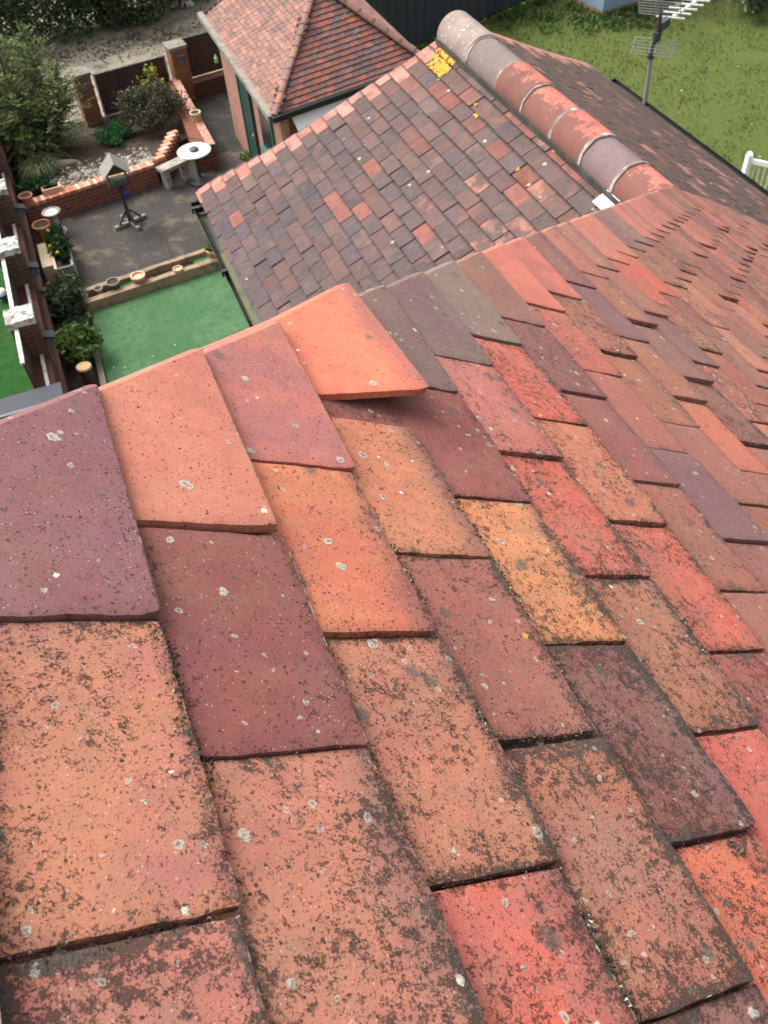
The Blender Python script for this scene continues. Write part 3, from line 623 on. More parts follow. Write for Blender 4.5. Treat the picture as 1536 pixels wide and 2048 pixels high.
# ridge tiles and their bedding
a = Acc()
for sgn in (-1, 1):
    p0 = np.array([AX + sgn * .128, 0, AZ - .050])
    a.obox(p0 + np.array([sgn * .008, 3.69, -.022]), (.016, 0, -.009), (0, 1.42, 0), (.004 * sgn, 0, .022))
a.build('mortar_bed', M['bed'], wing)
YJ = [2.28, 2.68, 3.02, 3.33, 3.64, 3.98, 4.30, 4.70, 5.14]
RC = [((212, 132, 112), (200, 116, 100)), ((222, 138, 118), (214, 128, 110)), ((150, 124, 126), (140, 116, 120)), ((220, 130, 110), (206, 118, 100)), ((222, 134, 114), (206, 122, 104)), ((214, 128, 108), (190, 110, 94)), ((150, 134, 126), (140, 122, 114)), ((186, 170, 158), (172, 152, 140))]
def ridge_mat():
    g = G('ridge clay'); base = g.attr('tcol'); c2 = g.attr('tcol2'); aux = g.sep(g.attr('taux', 'Vector')); uv = g.sep(g.attr('tuv', 'Vector'))
    P = g.pos(); n1 = g.noise(P, 10, 4, .65); n2 = g.noise(P, 55, 5, .75); n3 = g.noise(P, 260, 3, .7)
    c = g.mix(g.step(n1, .4, .62), base, c2)
    k = g.math('MULTIPLY', g.math('MULTIPLY_ADD', n2, .4, .8), g.math('MULTIPLY_ADD', n3, .3, .85))
    c = g.mix(1.0, c, g.n('ShaderNodeCombineXYZ', {0: k, 1: k, 2: k}).outputs[0], 'MULTIPLY')
    # brown algae on the weather side of each tile: a growth with a ragged upper limit
    gr = g.math('ADD', uv[0], g.math('MULTIPLY', g.math('SUBTRACT', n2, .5), .55))
    gr = g.math('ADD', uv[0], g.math('ADD', g.math('MULTIPLY', g.math('SUBTRACT', n2, .5), .5), g.math('MULTIPLY', g.math('SUBTRACT', g.noise(P, 13, 4, .65), .5), .7)))
    al = g.math('MULTIPLY', g.math('MULTIPLY', g.step(gr, .50, .40), g.step(n2, .2, .42)), aux[0])
    c = g.mix(al, c, (.085, .052, .042))
    v = g.vor(g.vm('ADD', P, g.vm('SCALE', g.noise(P, 60, 3, out='Color'), sc_=.03)), 30); r = g.sep(v.outputs['Color'])
    wh = g.math('MULTIPLY', g.math('LESS_THAN', r[0], g.math('MULTIPLY_ADD', aux[1], .55, .03)), g.step(v.outputs['Distance'], g.math('MULTIPLY_ADD', aux[1], .25, .14), .06))
    c = g.mix(g.math('MULTIPLY', wh, .85), c, (.66, .61, .55))
    gy = g.math('MULTIPLY', g.step(n2, .45, .58), aux[2]); c = g.mix(gy, c, (.16, .145, .125))
    return g.done(c, .8, g.bump(g.math('ADD', n2, g.math('MULTIPLY', n3, .5)), .004, .6), .25)
M['ridge'] = ridge_mat()
RR = .128
for n in range(8):
    y0, y1 = YJ[n] + .006, YJ[n + 1] - .006; c, c2 = RC[n]; R_ = RR * float(rng.uniform(.97, 1.03)); dz = float(rng.normal(0, .004))
    th = np.linspace(RAD(200), RAD(-20), 25); ys = np.linspace(y0, y1, 7)
    P = np.array([[(AX + R_ * cos(t), y, AZ - .065 + dz + R_ * sin(t) * 1.05) for t in th] for y in ys]); Nn = np.array([[(cos(t), 0, sin(t)) for t in th] for y in ys])
    v, f, ring = solid_grid(P, Nn, .016); U_ = np.array([[(q / 24, y - y0) for q in range(25)] for y in ys])
    a = Acc(); a.add(v, f, C(*c), C(*c2), (.75 if n not in (2, 6, 7) else .15, {6: .35, 7: .75}.get(n, .05), {6: .8, 7: .45, 2: .3}.get(n, .0)), np.concatenate([U_.reshape(-1, 2), np.array([U_[i, j] for i, j in ring])]))
    if n == 7:                                     # the far end is closed with mortar
        pts = [(AX + R_ * cos(t) * .98, y1 - .01, AZ - .065 + R_ * sin(t) * 1.03) for t in th]; a.add(pts, [tuple(range(25))], C(225, 140, 120))
    o = a.build('ridge_tile', M['ridge'], wing, smooth=40)
    if n == 2: o['label'] = 'mauve grey ridge tile'
    if n == 7: o['label'] = 'end ridge tile crusted with white lichen'
    if n > 0:                                      # pointing between two ridge tiles
        a = Acc(); th = np.linspace(RAD(198), RAD(-18), 25); rj = RR + .003
        P = np.array([[(AX + rj * cos(t), YJ[n] + e * (1 + .3 * sin(t * 9)), AZ - .065 + rj * sin(t) * 1.05) for t in th] for e in (-.011, 0, .011)])
        Nn = np.array([[(cos(t), 0, sin(t)) for t in th]] * 3); v, f, ring = solid_grid(P, Nn, .016); a.add(v, f); a.build('mortar_joint', M['mortar'], wing, smooth=40)
a = Acc(); p = np.array([AX, 0, AZ]) + UL * .17 + V1 * 2.99 + NL * .012
a.obox(p, UL * .055, V1 * .060, NL * .002); a.build('lead_flashing', M['lead'], wing)
# tan leaf litter caught behind the hip
a = Acc()
for _ in range(150):
    s = .62 + rng.normal(0, .10); y = 2.82 + s * .30 + rng.normal(0, .05); p = np.array([AX, 0, AZ]) + UL * s + V1 * y + NL * rng.uniform(.004, .03)
    d1 = rng.normal(0, 1, 3); d1 /= np.linalg.norm(d1); d2 = np.cross(d1, NL); r = rng.uniform(.012, .028)
    a.add([p - d1 * r, p + d2 * r * .5, p + d1 * r, p - d2 * r * .5], [(0, 1, 2, 3)], lin((214, 150, 112), .7) * rng.uniform(.6, 1.2))
tag(a.build('leaf_litter', M['litter'], loc=(2.1, 3.0, -2.2)), 'tan dead leaves caught where the wing roof meets the hip', 'leaves', kind='stuff')
# gutters, fascia, walls
def gutter(x, y0, y1, z, mat, nm, r=.055):
    th = np.linspace(pi, 2 * pi, 11); ys = np.linspace(y0, y1, 9); P = np.array([[(x + r * cos(t), y, z + r * sin(t)) for t in th] for y in ys])
    Nn = np.array([[(cos(t), 0, sin(t)) for t in th] for y in ys]); v, f, ring = solid_grid(P, Nn, .004); a = Acc(); a.add(v, f)
    a.box((x - r, y1 - .003, z - r), (x + r, y1 + .003, z)); a.build(nm, mat, wing, smooth=50)
gutter(LX - .035, 2.4, 5.66, WZ - .045, M['gutter'], 'gutter'); gutter(RX + .035, 1.0, 5.9, WZ - .03, M['black'], 'gutter', .06)
a = Acc(); 
for q in range(4): Acc().box((LX - .1, 3.0 + .85 * q, WZ - .075), (LX + .06, 3.03 + .85 * q, WZ - .035)).build('gutter_bracket', M['black'], wing)
a = Acc(); a.bar((LX - .04, 3.9, WZ - .043), (LX - .03, 4.9, WZ - .043), .05, .035); a.bar((LX - .03, 2.6, WZ - .040), (LX - .04, 3.95, WZ - .040), .075, .04); a.build('gutter_moss', M['mossgut'], wing)
Acc().box((LX + .045, 2.9, WZ - .20), (LX + .065, 5.55, WZ - .035)).build('fascia', M['black'], wing); Acc().box((RX - .065, 2.9, WZ - .20), (RX - .045, 5.75, WZ - .02)).build('fascia', M['black'], wing)
a = Acc(); a.box((LX + .13, 3.3, GZ), (LX + .36, 5.02, WZ - .1)); a.box((RX - .36, 2.9, GZ), (RX - .13, 5.02, WZ - .1))
a.add([(LX + .13, 5.02, GZ), (RX - .13, 5.02, GZ), (RX - .13, 5.02, WZ - .05), (AX, 5.02, AZ - .10), (LX + .13, 5.02, WZ - .05),
       (LX + .13, 4.80, GZ), (RX - .13, 4.80, GZ), (RX - .13, 4.80, WZ - .05), (AX, 4.80, AZ - .10), (LX + .13, 4.80, WZ - .05)],
      [(0, 1, 2, 3, 4), (9, 8, 7, 6, 5), (0, 5, 6, 1), (1, 6, 7, 2), (2, 7, 8, 3), (3, 8, 9, 4), (4, 9, 5, 0)])
a.build('wall', M['brickred'], wing)
a = Acc(); a.add([(AX, 2.4, AZ - .05), (AX, 5.08, AZ - .05), (LX + .03, 5.6, WZ - .03), (LX + .03, 2.4, WZ - .03), (RX - .03, 5.6, WZ - .03), (RX - .03, 2.4, WZ - .03)], [(0, 1, 2, 3), (0, 1, 4, 5)]); a.build('roof_deck', M['deck'], wing)
# ------------------------------------------------------------------ ground and surfaces (setting)
def structure(name, acc, mat): return tag(acc.build(name, mat), kind='structure')
def sheet(name, poly, z, mat): return structure(name, Acc().sheet(poly, z), mat)
sheet('lawn', [(-220, -220), (220, -220), (220, 260), (-220, 260)], GZ - .03, M['lawn'])
sheet('neighbour_lawn', [(-30, -10), (-1.42, -10), (-1.42, 24.0), (-30, 24.0)], GZ - .022, M['lawn2'])
sheet('dry_ground', [(-6, 21.35), (7.2, 21.35), (8.0, 29.5), (-6, 31)], GZ - .014, M['dirt'])
sheet('patio', [(-1.15, 14.15), (3.62, 14.6), (3.62, 18.4), (-1.15, 17.6)], GZ - .004, M['paving'])
sheet('side_path', [(2.86, 18.3), (3.62, 18.4), (4.3, 21.7), (2.86, 21.35)], GZ - .008, M['pathdark'])
sheet('garden_bed', [(-1.15, 9.6), (-.72, 9.6), (-.58, 14.2), (-1.15, 14.2)], GZ + .004, M['soil'])
sheet('artificial_lawn', [(-.60, 9.6), (2.6, 9.9), (2.6, 14.2), (-.50, 13.86)], GZ, M['astro'])
sheet('house_path', [(-1.15, 6.0), (4.4, 6.0), (4.4, 9.8), (-1.15, 9.5)], GZ + .002, M['concrete'])
structure('kerb', Acc().prism([(-.74, 9.6), (-.62, 9.6), (-.52, 13.75), (-.60, 13.75)], GZ - .02, GZ + .06), M['concrete'])
def bedz(y): return GZ + float(np.interp(y, [17.4, 18.3, 20.6], [.37, .33, .07]))
a = Acc(); ys = np.linspace(17.45, 21.1, 12); xl = np.linspace(0, 1, 12); ed = lambda y: float(np.interp(y, [17.45, 17.8, 18.0, 18.9], [1.2, 1.45, 1.62, 2.58]))
P = np.array([[(-1.14 + (min(ed(y), 2.58) + 1.14) * u, y + (.35 * u * max(0, 1 - (y - 17.45) / 1.0) if y < 18.4 else 0), bedz(y) + rng.normal(0, .012)) for u in xl] for y in ys])
v, f, _ = solid_grid(P, (0, 0, 1), .5); a.add(v, f); structure('raised_bed', a, M['soil'])
a = Acc()
for px, py, r in ((1288, 24, .22), (1255, 42, .30)): 
    p = at(px, py, GZ); a.sheet([(p[0] + r * (1 + .25 * sin(3 * t + px)) * cos(t) * 1.6, p[1] + r * sin(t) * (1 + .2 * cos(2 * t))) for t in np.linspace(0, 2 * pi, 20)[:-1]], GZ - .02)
structure('bare_patch', a, M['dirt'])

# ------------------------------------------------------------------ plants
def leaves(acc, cen, n, size, pal, spread, elong=1.6, up=0.0):
    """n small folded leaves with their own direction around each given centre"""
    cen = np.asarray(cen, float); p = cen[rng.integers(len(cen), size=n)] + rng.normal(0, 1, (n, 3)) * np.asarray(spread)
    d = rng.normal(0, 1, (n, 3)); d[:, 2] += up; d /= np.linalg.norm(d, axis=1)[:, None]
    e = np.cross(d, rng.normal(0, 1, (n, 3))); e /= np.linalg.norm(e, axis=1)[:, None]
    s = size * rng.uniform(.6, 1.4, n)[:, None]
    v = np.stack([p - d * s * elong / 2, p + e * s * .42, p + d * s * elong / 2, p - e * s * .42], 1).reshape(-1, 3)
    f = [(4 * i, 4 * i + 1, 4 * i + 2, 4 * i + 3) for i in range(n)]
    pal = np.array(pal); c = pal[rng.integers(len(pal), size=n)] * rng.uniform(.65, 1.3, (n, 1)); acc.add(v, f, np.repeat(c, 4, 0))
def shell(c, r, n, lo=-.3):
    o = []
    while len(o) < n:
        d = rng.normal(0, 1, 3); d /= np.linalg.norm(d)
        if d[2] > lo: o.append(np.array(c) + d * np.array(r) * rng.uniform(.55, 1.0))
    return o
def shrub(name, label, cat, base, r, n, size, pal, clumps=26, stems=5, group=None, up=0.3, elong=1.6, lo=-.35):
    t = thing(name, label, cat, base, group); b = np.array(base, float); cc = b + np.array([0, 0, r[2] * .95])
    a = Acc(); cs = shell(cc, r, clumps, lo); leaves(a, cs, n, size, pal, np.array(r) * .17, elong, up); a.build('foliage', M['leaf'], t)
    a = Acc()
    for i in range(stems):
        q = cs[rng.integers(len(cs))]; a.tube([b + rng.normal(0, .03, 3) * (1, 1, 0), (b + q) / 2 + rng.normal(0, .05, 3), q], [.02, .014, .006], 5)
    a.build('stem', M['bark'], t); return t
# dark conifer with drooping sprays and spiky leaders
t = thing('conifer', 'large bushy conifer with upright spiky leaders beside the left boundary wall', 'tree', (-.72, 19.9, GZ + .1))
a = Acc(); tr = Acc(); B0 = np.array([-.72, 19.9, GZ + .1])
tr.tube([B0, B0 + (0, 0, .9), B0 + (.03, 0, 2.1)], [.09, .06, .02], 8)
palc = [(.11, .15, .048), (.085, .125, .045), (.155, .19, .065), (.065, .105, .050), (.18, .19, .08)]
leads = [(-.75, .1, 2.15), (-.30, .3, 2.55), (.12, .2, 2.25), (.62, .1, 2.50), (-1.1, -.1, 1.7), (.05, -.4, 1.8), (.85, -.35, 1.5), (-.5, -.6, 1.5), (.4, .5, 2.1), (1.0, .25, 1.6)]
def spray(p0, d, ln, n, sag, sz):
    p0 = np.array(p0, float); d = np.array(d, float); d /= np.linalg.norm(d); tt = np.linspace(0, 1, n)
    pts = p0 + d * (ln * tt)[:, None]; pts[:, 2] += -sag * tt ** 2
    col = np.array(palc[rng.integers(len(palc))]); side = np.cross(d, (0, 0, 1)); side /= np.linalg.norm(side) + 1e-6
    V = []; F = []; Cc = []
    for i, p in enumerate(pts):
        for sgn in (-1, 1):
            w_ = sz * (1.15 - .6 * tt[i]) * rng.uniform(.7, 1.3); q = d * .7 + sgn * side * rng.uniform(.5, 1.0) + rng.normal(0, .35, 3); q /= np.linalg.norm(q)
            e = np.cross(q, rng.normal(0, 1, 3)); e /= np.linalg.norm(e); k = len(V)
            V += [p - e * w_ * .13, p + q * w_ * .5 - e * w_ * .22, p + q * w_, p + q * w_ * .5 + e * w_ * .22]; F.append((k, k + 1, k + 2, k + 3)); Cc += [col * rng.uniform(.6, 1.35) * (1 + .5 * tt[i])] * 4
    a.add(V, F, np.array(Cc))
for lx, ly, h in leads:
    for z in np.linspace(.05, h, int(26 * h / 2.4)):
        f = z / h; reach = (1.22 * (1 - f) ** .62 + .12); ox, oy = lx * (.25 + .75 * min(1, f * 1.6)), ly * (.25 + .75 * min(1, f * 1.6))
        for _ in range(6 if f < .75 else 4):
            an = rng.uniform(0, 2 * pi); spray(B0 + (ox, oy, z), (cos(an), sin(an), .35 + .5 * f), reach * rng.uniform(.6, 1.1), int(8 + 14 * (1 - f)), .25 * (1 - f) + .02, .085)
    spray(B0 + (lx, ly, h - .3), (.05, 0, 1), .42, 12, 0, .07)
a.build('crown', M['leaf'], t); tr.build('trunk', M['bark'], t)
# hedge behind the dry ground
hp = [(.042, .078, .028), (.060, .095, .036), (.030, .056, .022), (.08, .105, .042), (.05, .085, .03)]
for i, (x, y, r, lb) in enumerate(((.2, 26.7, (1.9, 1.2, 1.5), 'dark hedge bush behind the conifer, widest of the row'), (2.7, 26.9, (1.5, 1.2, 1.4), 'dark hedge bush above the dry ground, middle of the row'), (4.3, 27.9, (1.0, 1.2, 1.25), 'dark hedge bush beside the pale rubble, nearest the garage roof'))):
    shrub('hedge_bush', lb, 'hedge', (x, y, GZ - .25), r, 11000, .08, hp, 110, 6, 'dark hedge bushes behind the rear fence', lo=-.9)
shrub('bright_bush', 'paler leafy bush growing out of the top of the dark hedge', 'bush', (2.2, 26.2, GZ), (.7, .5, 1.75), 1500, .10, [(.06, .13, .04), (.08, .16, .05)], 24)
shrub('brown_bush', 'brown twiggy bush with rusty leaves in the far left corner', 'bush', (-2.4, 26.2, GZ), (1.3, 1.0, 1.2), 2600, .07, [(.11, .06, .03), (.16, .13, .10), (.07, .05, .035)], 30, 14)
a = Acc(); leaves(a, [(rng.uniform(-.8, 5.2), 25.2 + rng.normal(0, .45), GZ) for _ in range(260)], 1300, .05, [(.16, .10, .06), (.11, .075, .05), (.22, .17, .10), (.07, .08, .035)], (.18, .14, .012), 1.8, 0)
leaves(a, [(rng.uniform(-.5, 3.2), 23.0 + rng.normal(0, .7), GZ) for _ in range(90)], 260, .04, [(.20, .15, .09), (.14, .11, .07), (.26, .22, .15)], (.2, .2, .01), 1.6, 0)
tag(a.build('leaf_litter', M['leaf'], loc=(2, 25, GZ)), 'brown dead leaves strewn over the dry ground below the hedge', 'leaves', kind='stuff')
# bed plants
shrub('cotoneaster', 'dark twiggy shrub spreading in front of the brown fence panel', 'shrub', (2.02, 19.75, bedz(19.75)), (.66, .66, .46), 5200, .042, [(.060, .072, .036), (.085, .074, .048), (.045, .062, .030), (.10, .085, .055)], 46, 12)
shrub('yellow_shrub', 'small upright shrub with yellow green leaf tips against the fence panel', 'shrub', (2.20, 20.7, bedz(20.7)), (.26, .2, .52), 420, .06, [(.36, .36, .03), (.28, .31, .04), (.12, .15, .05)], 12, 7)
shrub('ground_cover', 'low bright green plant beside the conifer', 'plant', (1.02, 19.6, bedz(19.6)), (.38, .5, .12), 2000, .05, [(.035, .13, .03), (.025, .10, .022), (.05, .15, .045)], 22, 3, lo=0)
t = thing('grass_clump', 'clump of long arching grass blades near the left wall', 'grass', (-.62, 18.55, bedz(18.55))); a = Acc()
for _ in range(520):
    an = rng.uniform(0, 2 * pi); l = rng.uniform(.25, .55); o = np.array([-.62, 18.55, bedz(18.55)]) + rng.normal(0, .07, 3) * (1, 1, 0); d = np.array([cos(an), sin(an), 0]); s = np.cross(d, (0, 0, 1)) * .006
    p1 = o + d * l * .45 + (0, 0, l * .65); p2 = o + d * l + (0, 0, l * .35); c = np.array([(.10, .13, .045), (.16, .16, .07), (.06, .10, .03)][rng.integers(3)])
    a.add([o - s, o + s, p1 + s, p1 - s, p2], [(0, 1, 2, 3), (3, 2, 4)], c * rng.uniform(.7, 1.2))
a.build('blades', M['leaf'], t)
shrub('green_ground_plant', 'dark green low plant at the foot of the left wall behind the brick planter', 'plant', (-.85, 17.75, GZ + .36), (.42, .22, .14), 1500, .05, [(.02, .06, .02), (.03, .085, .028)], 18, 3, lo=0)
shrub('grey_green_shrub', 'feathery grey green shrub between planter box and round bush', 'shrub', (-.84, 14.02, GZ), (.34, .42, .27), 3400, .055, [(.06, .085, .035), (.085, .105, .055), (.04, .06, .028)], 34, 6, elong=2.6)
shrub('round_bush', 'round yellow green bush beside the artificial lawn', 'bush', (-.84, 12.50, GZ), (.36, .42, .30), 3600, .05, [(.10, .16, .03), (.14, .20, .045), (.065, .12, .022), (.05, .09, .02)], 40, 6)
shrub('low_dark_plant', 'small dark green plant between the two shrubs of the narrow bed', 'plant', (-.78, 13.3, GZ), (.26, .22, .12), 900, .05, [(.02, .055, .02), (.03, .075, .028)], 14, 3, lo=0)
shrub('corner_weed', 'small bright weed at the corner of the garage wall', 'plant', (3.42, 17.4, GZ), (.16, .3, .14), 500, .05, [(.08, .15, .03), (.12, .16, .05)], 10, 3, lo=0)
shrub('lawn_bush', 'pale green bush at the far edge of the right lawn', 'bush', (17.1, 18.9, GZ), (.75, .7, .5), 2600, .075, [(.09, .12, .06), (.13, .15, .09), (.05, .075, .03)], 34, 5)
a = Acc()
for cx, cy, sx, sy, n in ((12.0, 21.4, 1.6, .25, 1500), (14.2, 20.3, 1.0, .2, 900), (9.2, 20.9, .8, .4, 900)):
    leaves(a, [(cx + rng.normal(0, sx), cy + (rng.normal(0, sx)) * .3 + rng.normal(0, sy), GZ + .05) for _ in range(60)], n, .06, [(.05, .105, .026), (.07, .125, .032), (.09, .135, .035)], (.16, .16, .02), 2.6, 1.2)
tag(a.build('rough_grass', M['leaf'], loc=(12, 21, GZ)), 'dark rough grass growing along the foot of fence and shed', 'grass', kind='stuff')
a = Acc()                                          # grass tufts standing out of the right lawn
cs = np.stack([rng.uniform(5, 18, 2600), rng.uniform(6.5, 22, 2600), np.full(2600, GZ + .0)], 1)
leaves(a, cs, 30000, .026, [(.11, .145, .033), (.13, .155, .04), (.095, .132, .03), (.145, .16, .05)], (.16, .16, .004), 2.6, 1.6)
tag(a.build('grass_tuft', M['leaf'], loc=(11, 14, GZ)), 'short uneven grass tufts over the right lawn', 'grass', kind='stuff')
a = Acc()
for _ in range(34):
    x, y = rng.uniform(6, 15), rng.uniform(7, 19); r = rng.uniform(.012, .022)
    a.add([(x + r * cos(q), y + r * sin(q), GZ + .05 + .01 * cos(3 * q)) for q in np.linspace(0, 2 * pi, 8)[:-1]], [tuple(range(7))], (.8, .8, .68))
for px, py in ((305, 712), (228, 735), (250, 735), (350, 690)):
    p = at(px, py, GZ + .012); a.add([(p[0] + .012 * cos(q), p[1] + .012 * sin(q), GZ + .012) for q in np.linspace(0, 2 * pi, 7)[:-1]], [tuple(range(6))], (.7, .75, .6))
tag(a.build('daisy', M['petal'], loc=(11, 14, GZ)), 'tiny white daisies scattered over the grass', 'flowers', kind='stuff')

# ------------------------------------------------------------------ left boundary wall
t = thing('boundary_wall', 'long dark brick boundary wall with piers and low timber panels along the left edge', 'wall', (-1.4, 15.5, GZ))
Acc().box((-1.215, 10.9, GZ - .02), (-1.15, 17.15, GZ + .42)).build('plinth', M['brickdark'], t)
Acc().box((-1.216, 10.9, GZ + .42), (-1.14, 17.14, GZ + .45)).build('ledge', M['coping_dark'], t)
Acc().box((-1.56, 10.95, GZ - .02), (-1.22, 20.8, GZ + .80)).build('wall', M['brickdark'], t)
PY = [11.95, 13.99, 16.05, 18.1, 20.2]
for i, y in enumerate(PY):
    o = Acc().box((-1.60, y - .17, GZ - .015), (-1.205, y + .17, GZ + 1.42)).build('pier', M['brickpier'], t)
    a = Acc(); 
    P = np.array([[(-1.42 + (u - .5) * .42, y + (q - .5) * .40, GZ + 1.53 + rng.normal(0, .008) - .02 * (abs(u - .5) + abs(q - .5))) for q in np.linspace(0, 1, 7)] for u in np.linspace(0, 1, 7)])
    v, f, _ = solid_grid(P, (0, 0, 1), .105); a.add(v, f); a.build('cap', M['cap'], t)
for i, (y0, y1) in enumerate(zip([10.9] + [y + .17 for y in PY[:-1]], [y - .17 for y in PY])):
    a = Acc(); n = 5
    for q in range(n): a.obox((-1.51, (y0 + y1) / 2, GZ + .87 + .105 * q), (.010, 0, .012), (0, (y1 - y0) / 2 - .01, 0), (-.004, 0, .060))
    a.build('panel', M['fence'], t)
    Acc().box((-1.545, y0 + .004, GZ + 1.36), (-1.485, y1 - .004, GZ + 1.395)).build('top_trim', M['offwhite'], t)
    Acc().box((-1.36, y0 + .004, GZ + .803), (-1.31, y1 - .004, GZ + .835)).build('bottom_trim', M['offwhite'], t)
SL = ['nearest to the house', 'on the second pier from the house', 'on the third pier from the house']
for i, y in enumerate(PY[:3]):
    s = thing('solar_lamp', 'small dark solar lamp on the boundary wall, ' + SL[i], 'lamp', (-1.13, y - .05, GZ + 1.0), 'solar lamps on the boundary wall'); L_ = np.array([-1.13, y - .05, GZ + 1.0])
    a = Acc(); a.box(L_ + (-.06, -.06, -.10), L_ + (.06, .06, .04)); a.build('body', M['lamp'], s)
    a = Acc(); a.obox(L_ + (.0, 0, .065), (.085, 0, -.03), (0, .085, 0), (.006, 0, .014)); a.build('solar_panel', M['slate'], s)

# ------------------------------------------------------------------ rear fence, gate and piers
t = thing('fence_panel', 'dark brown slatted fence panel framed with white strips behind the shrubs', 'fence', (1.85, 21.22, GZ))
p0, p1 = np.array([1.0, 21.12, 0]), np.array([2.72, 21.34, 0]); d = (p1 - p0); L_ = np.linalg.norm(d); d /= L_; nn = np.array([d[1], -d[0], 0])
for h, nm in ((.60, None),):
    a = Acc()
    for q in range(9): a.obox((p0 + p1) / 2 + (0, 0, GZ + .14 + .105 * q), d * (L_ / 2 - .02), nn * .008 + np.array([0, 0, .004]), np.array([0, 0, .058]) - nn * .006)
    a.build('slats', M['fence'], t)
a = Acc(); a.obox(p0 + d * L_ * .33 + nn * .02 + (0, 0, GZ + .54), d * .018, nn * .01, (0, 0, .45)); a.obox(p0 + d * L_ * .66 + nn * .02 + (0, 0, GZ + .54), d * .018, nn * .01, (0, 0, .45)); 
a.build('batten', M['fence'], t)
mid = (p0 + p1) / 2
Acc().obox(mid + (0, 0, GZ + 1.02), d * L_ / 2, nn * .022, (0, 0, .014)).build('top_rail', M['offwhite'], t)
Acc().obox(mid + (0, 0, GZ + .07) + nn * .02, d * L_ / 2, nn * .022, (0, 0, .022)).build('bottom_rail', M['offwhite'], t)
for e in (p0 + d * .03, p1 - d * .03): Acc().obox(e + nn * .02 + (0, 0, GZ + .55), d * .014, nn * .016, (0, 0, .45)).build('side_rail', M['offwhite'], t)
def pier(c, lb, mat, h=1.12, w=.19):
    t = thing('brick_pier', lb, 'pier', (c[0], c[1], GZ)); Acc().obox((c[0], c[1], GZ + h / 2), d * w, nn * w, (0, 0, h / 2)).build('shaft', mat, t)
    Acc().obox((c[0], c[1], GZ + h + .035), d * (w + .03), nn * (w + .03), (0, 0, .033)).build('cap', M['concrete'], t)
    a = Acc(); q = np.array([c[0], c[1], GZ + h - .22]) + nn * (w + .045); a.obox(q, d * .06, nn * .04, (0, 0, .09)); a.obox(q + (0, 0, .10), d * .075, nn * .06, (0, 0, .012)); a.build('lantern', M['lamp'], t)
pier((.74, 21.02), 'orange brick pier left of the brown fence panel', M['brickorange']); pier((2.98, 21.30), 'brick pier between the fence panel and the brown gate', M['brickorange'], 1.16)
t = thing('garden_gate', 'plain dark brown timber gate beside the garage', 'gate', (3.65, 21.5, GZ))
Acc().obox((3.68, 21.50, GZ + .80), d * .50, nn * .02, (0, 0, .42)).build('panel', M['fence'], t)
Acc().obox((3.68, 21.50, GZ + 1.235), d * .50, nn * .03, (0, 0, .013)).build('top_rail', M['darkwood'], t)
t = thing('low_wall', 'low dark brick wall under the brown gate', 'wall', (3.65, 21.3, GZ)); Acc().obox((3.66, 21.28, GZ + .17), d * .50, nn * .12, (0, 0, .185)).build('wall', M['brickdark'], t)
Acc().obox((3.66, 21.28, GZ + .37), d * .50, nn * .13, (0, 0, .013)).build('coping', M['brickred'], t)
t = thing('bottle_feeder', 'small pale green bottle hanging on the brown gate', 'bottle', at(432, 118, GZ + 1.0)); b = at(432, 118, GZ + 1.0)
Acc().lathe(b + (0, 0, -.08), [(.035, 0), (.04, .02), (.04, .11), (.015, .14), (.015, .17)], 12).build('bottle', M['petal_green'], t)
# ------------------------------------------------------------------ brick planter, its coping and stepped return
t = thing('brick_planter', 'low red brick planter wall with brick on edge coping coloured paler for light from above across the patio', 'planter wall', (.2, 17.45, GZ))
q0, q1 = np.array([-1.13, 17.20, 0]), np.array([1.56, 17.62, 0]); dd = (q1 - q0); LL = np.linalg.norm(dd); dd /= LL; n2 = np.array([-dd[1], dd[0], 0])
Acc().obox((q0 + q1) / 2 + n2 * .10 + (0, 0, GZ + .19), dd * LL / 2, n2 * .10, (0, 0, .195)).build('wall', M['brickred'], t)
a = Acc(); n = 38
for i in range(n):
    c = q0 + dd * (LL * (i + .5) / n) + n2 * .10 + np.array([0, 0, GZ + .415 + rng.normal(0, .003)])
    a.obox(c, dd * (LL / n / 2 - .004), n2 * .107, (0, 0, .028), col=lin([(232, 178, 150), (214, 140, 112), (240, 200, 176), (200, 120, 92)][rng.integers(4)], .75))  # pale tones put the light from above into the coping colour
o = a.build('coping', M['brickpaint'], t)
a = Acc(); s0 = np.array([1.66, 17.72, 0]); s1 = np.array([2.22, 18.80, 0])
for i in range(7):
    f = (i + .5) / 7; c = s0 + (s1 - s0) * f
    a.obox(c + (0, 0, GZ + .21), (.10, .02, 0), (-.03, .095, 0), (0, 0, .215))
a.build('stepped_return', M['brickred'], t)
a = Acc()
for i in range(7):
    f = (i + .5) / 7; c = s0 + (s1 - s0) * f
    if i % 1 == 0: a.obox(c + (0, 0, GZ + .455), (.105, .03, 0), (-.02, .052, 0), (0, 0, .03), col=lin([(240, 170, 140), (226, 150, 118), (236, 190, 170)][i % 3], .75))  # same top light put into these brick colours
a.build('stepped_coping', M['brickpaint'], t)
t = thing('side_wall', 'red brick side wall of the raised bed next to the dark path', 'wall', (2.72, 19.4, GZ))
Acc().prism([(2.42, 17.72), (2.84, 17.70), (2.86, 21.2), (2.60, 21.2)], GZ - .012, GZ + .50).build('wall', M['brickred'], t)
Acc().prism([(2.70, 17.69), (2.87, 17.69), (2.885, 21.2), (2.72, 21.2)], GZ + .503, GZ + .535).build('coping', M['coping'], t)
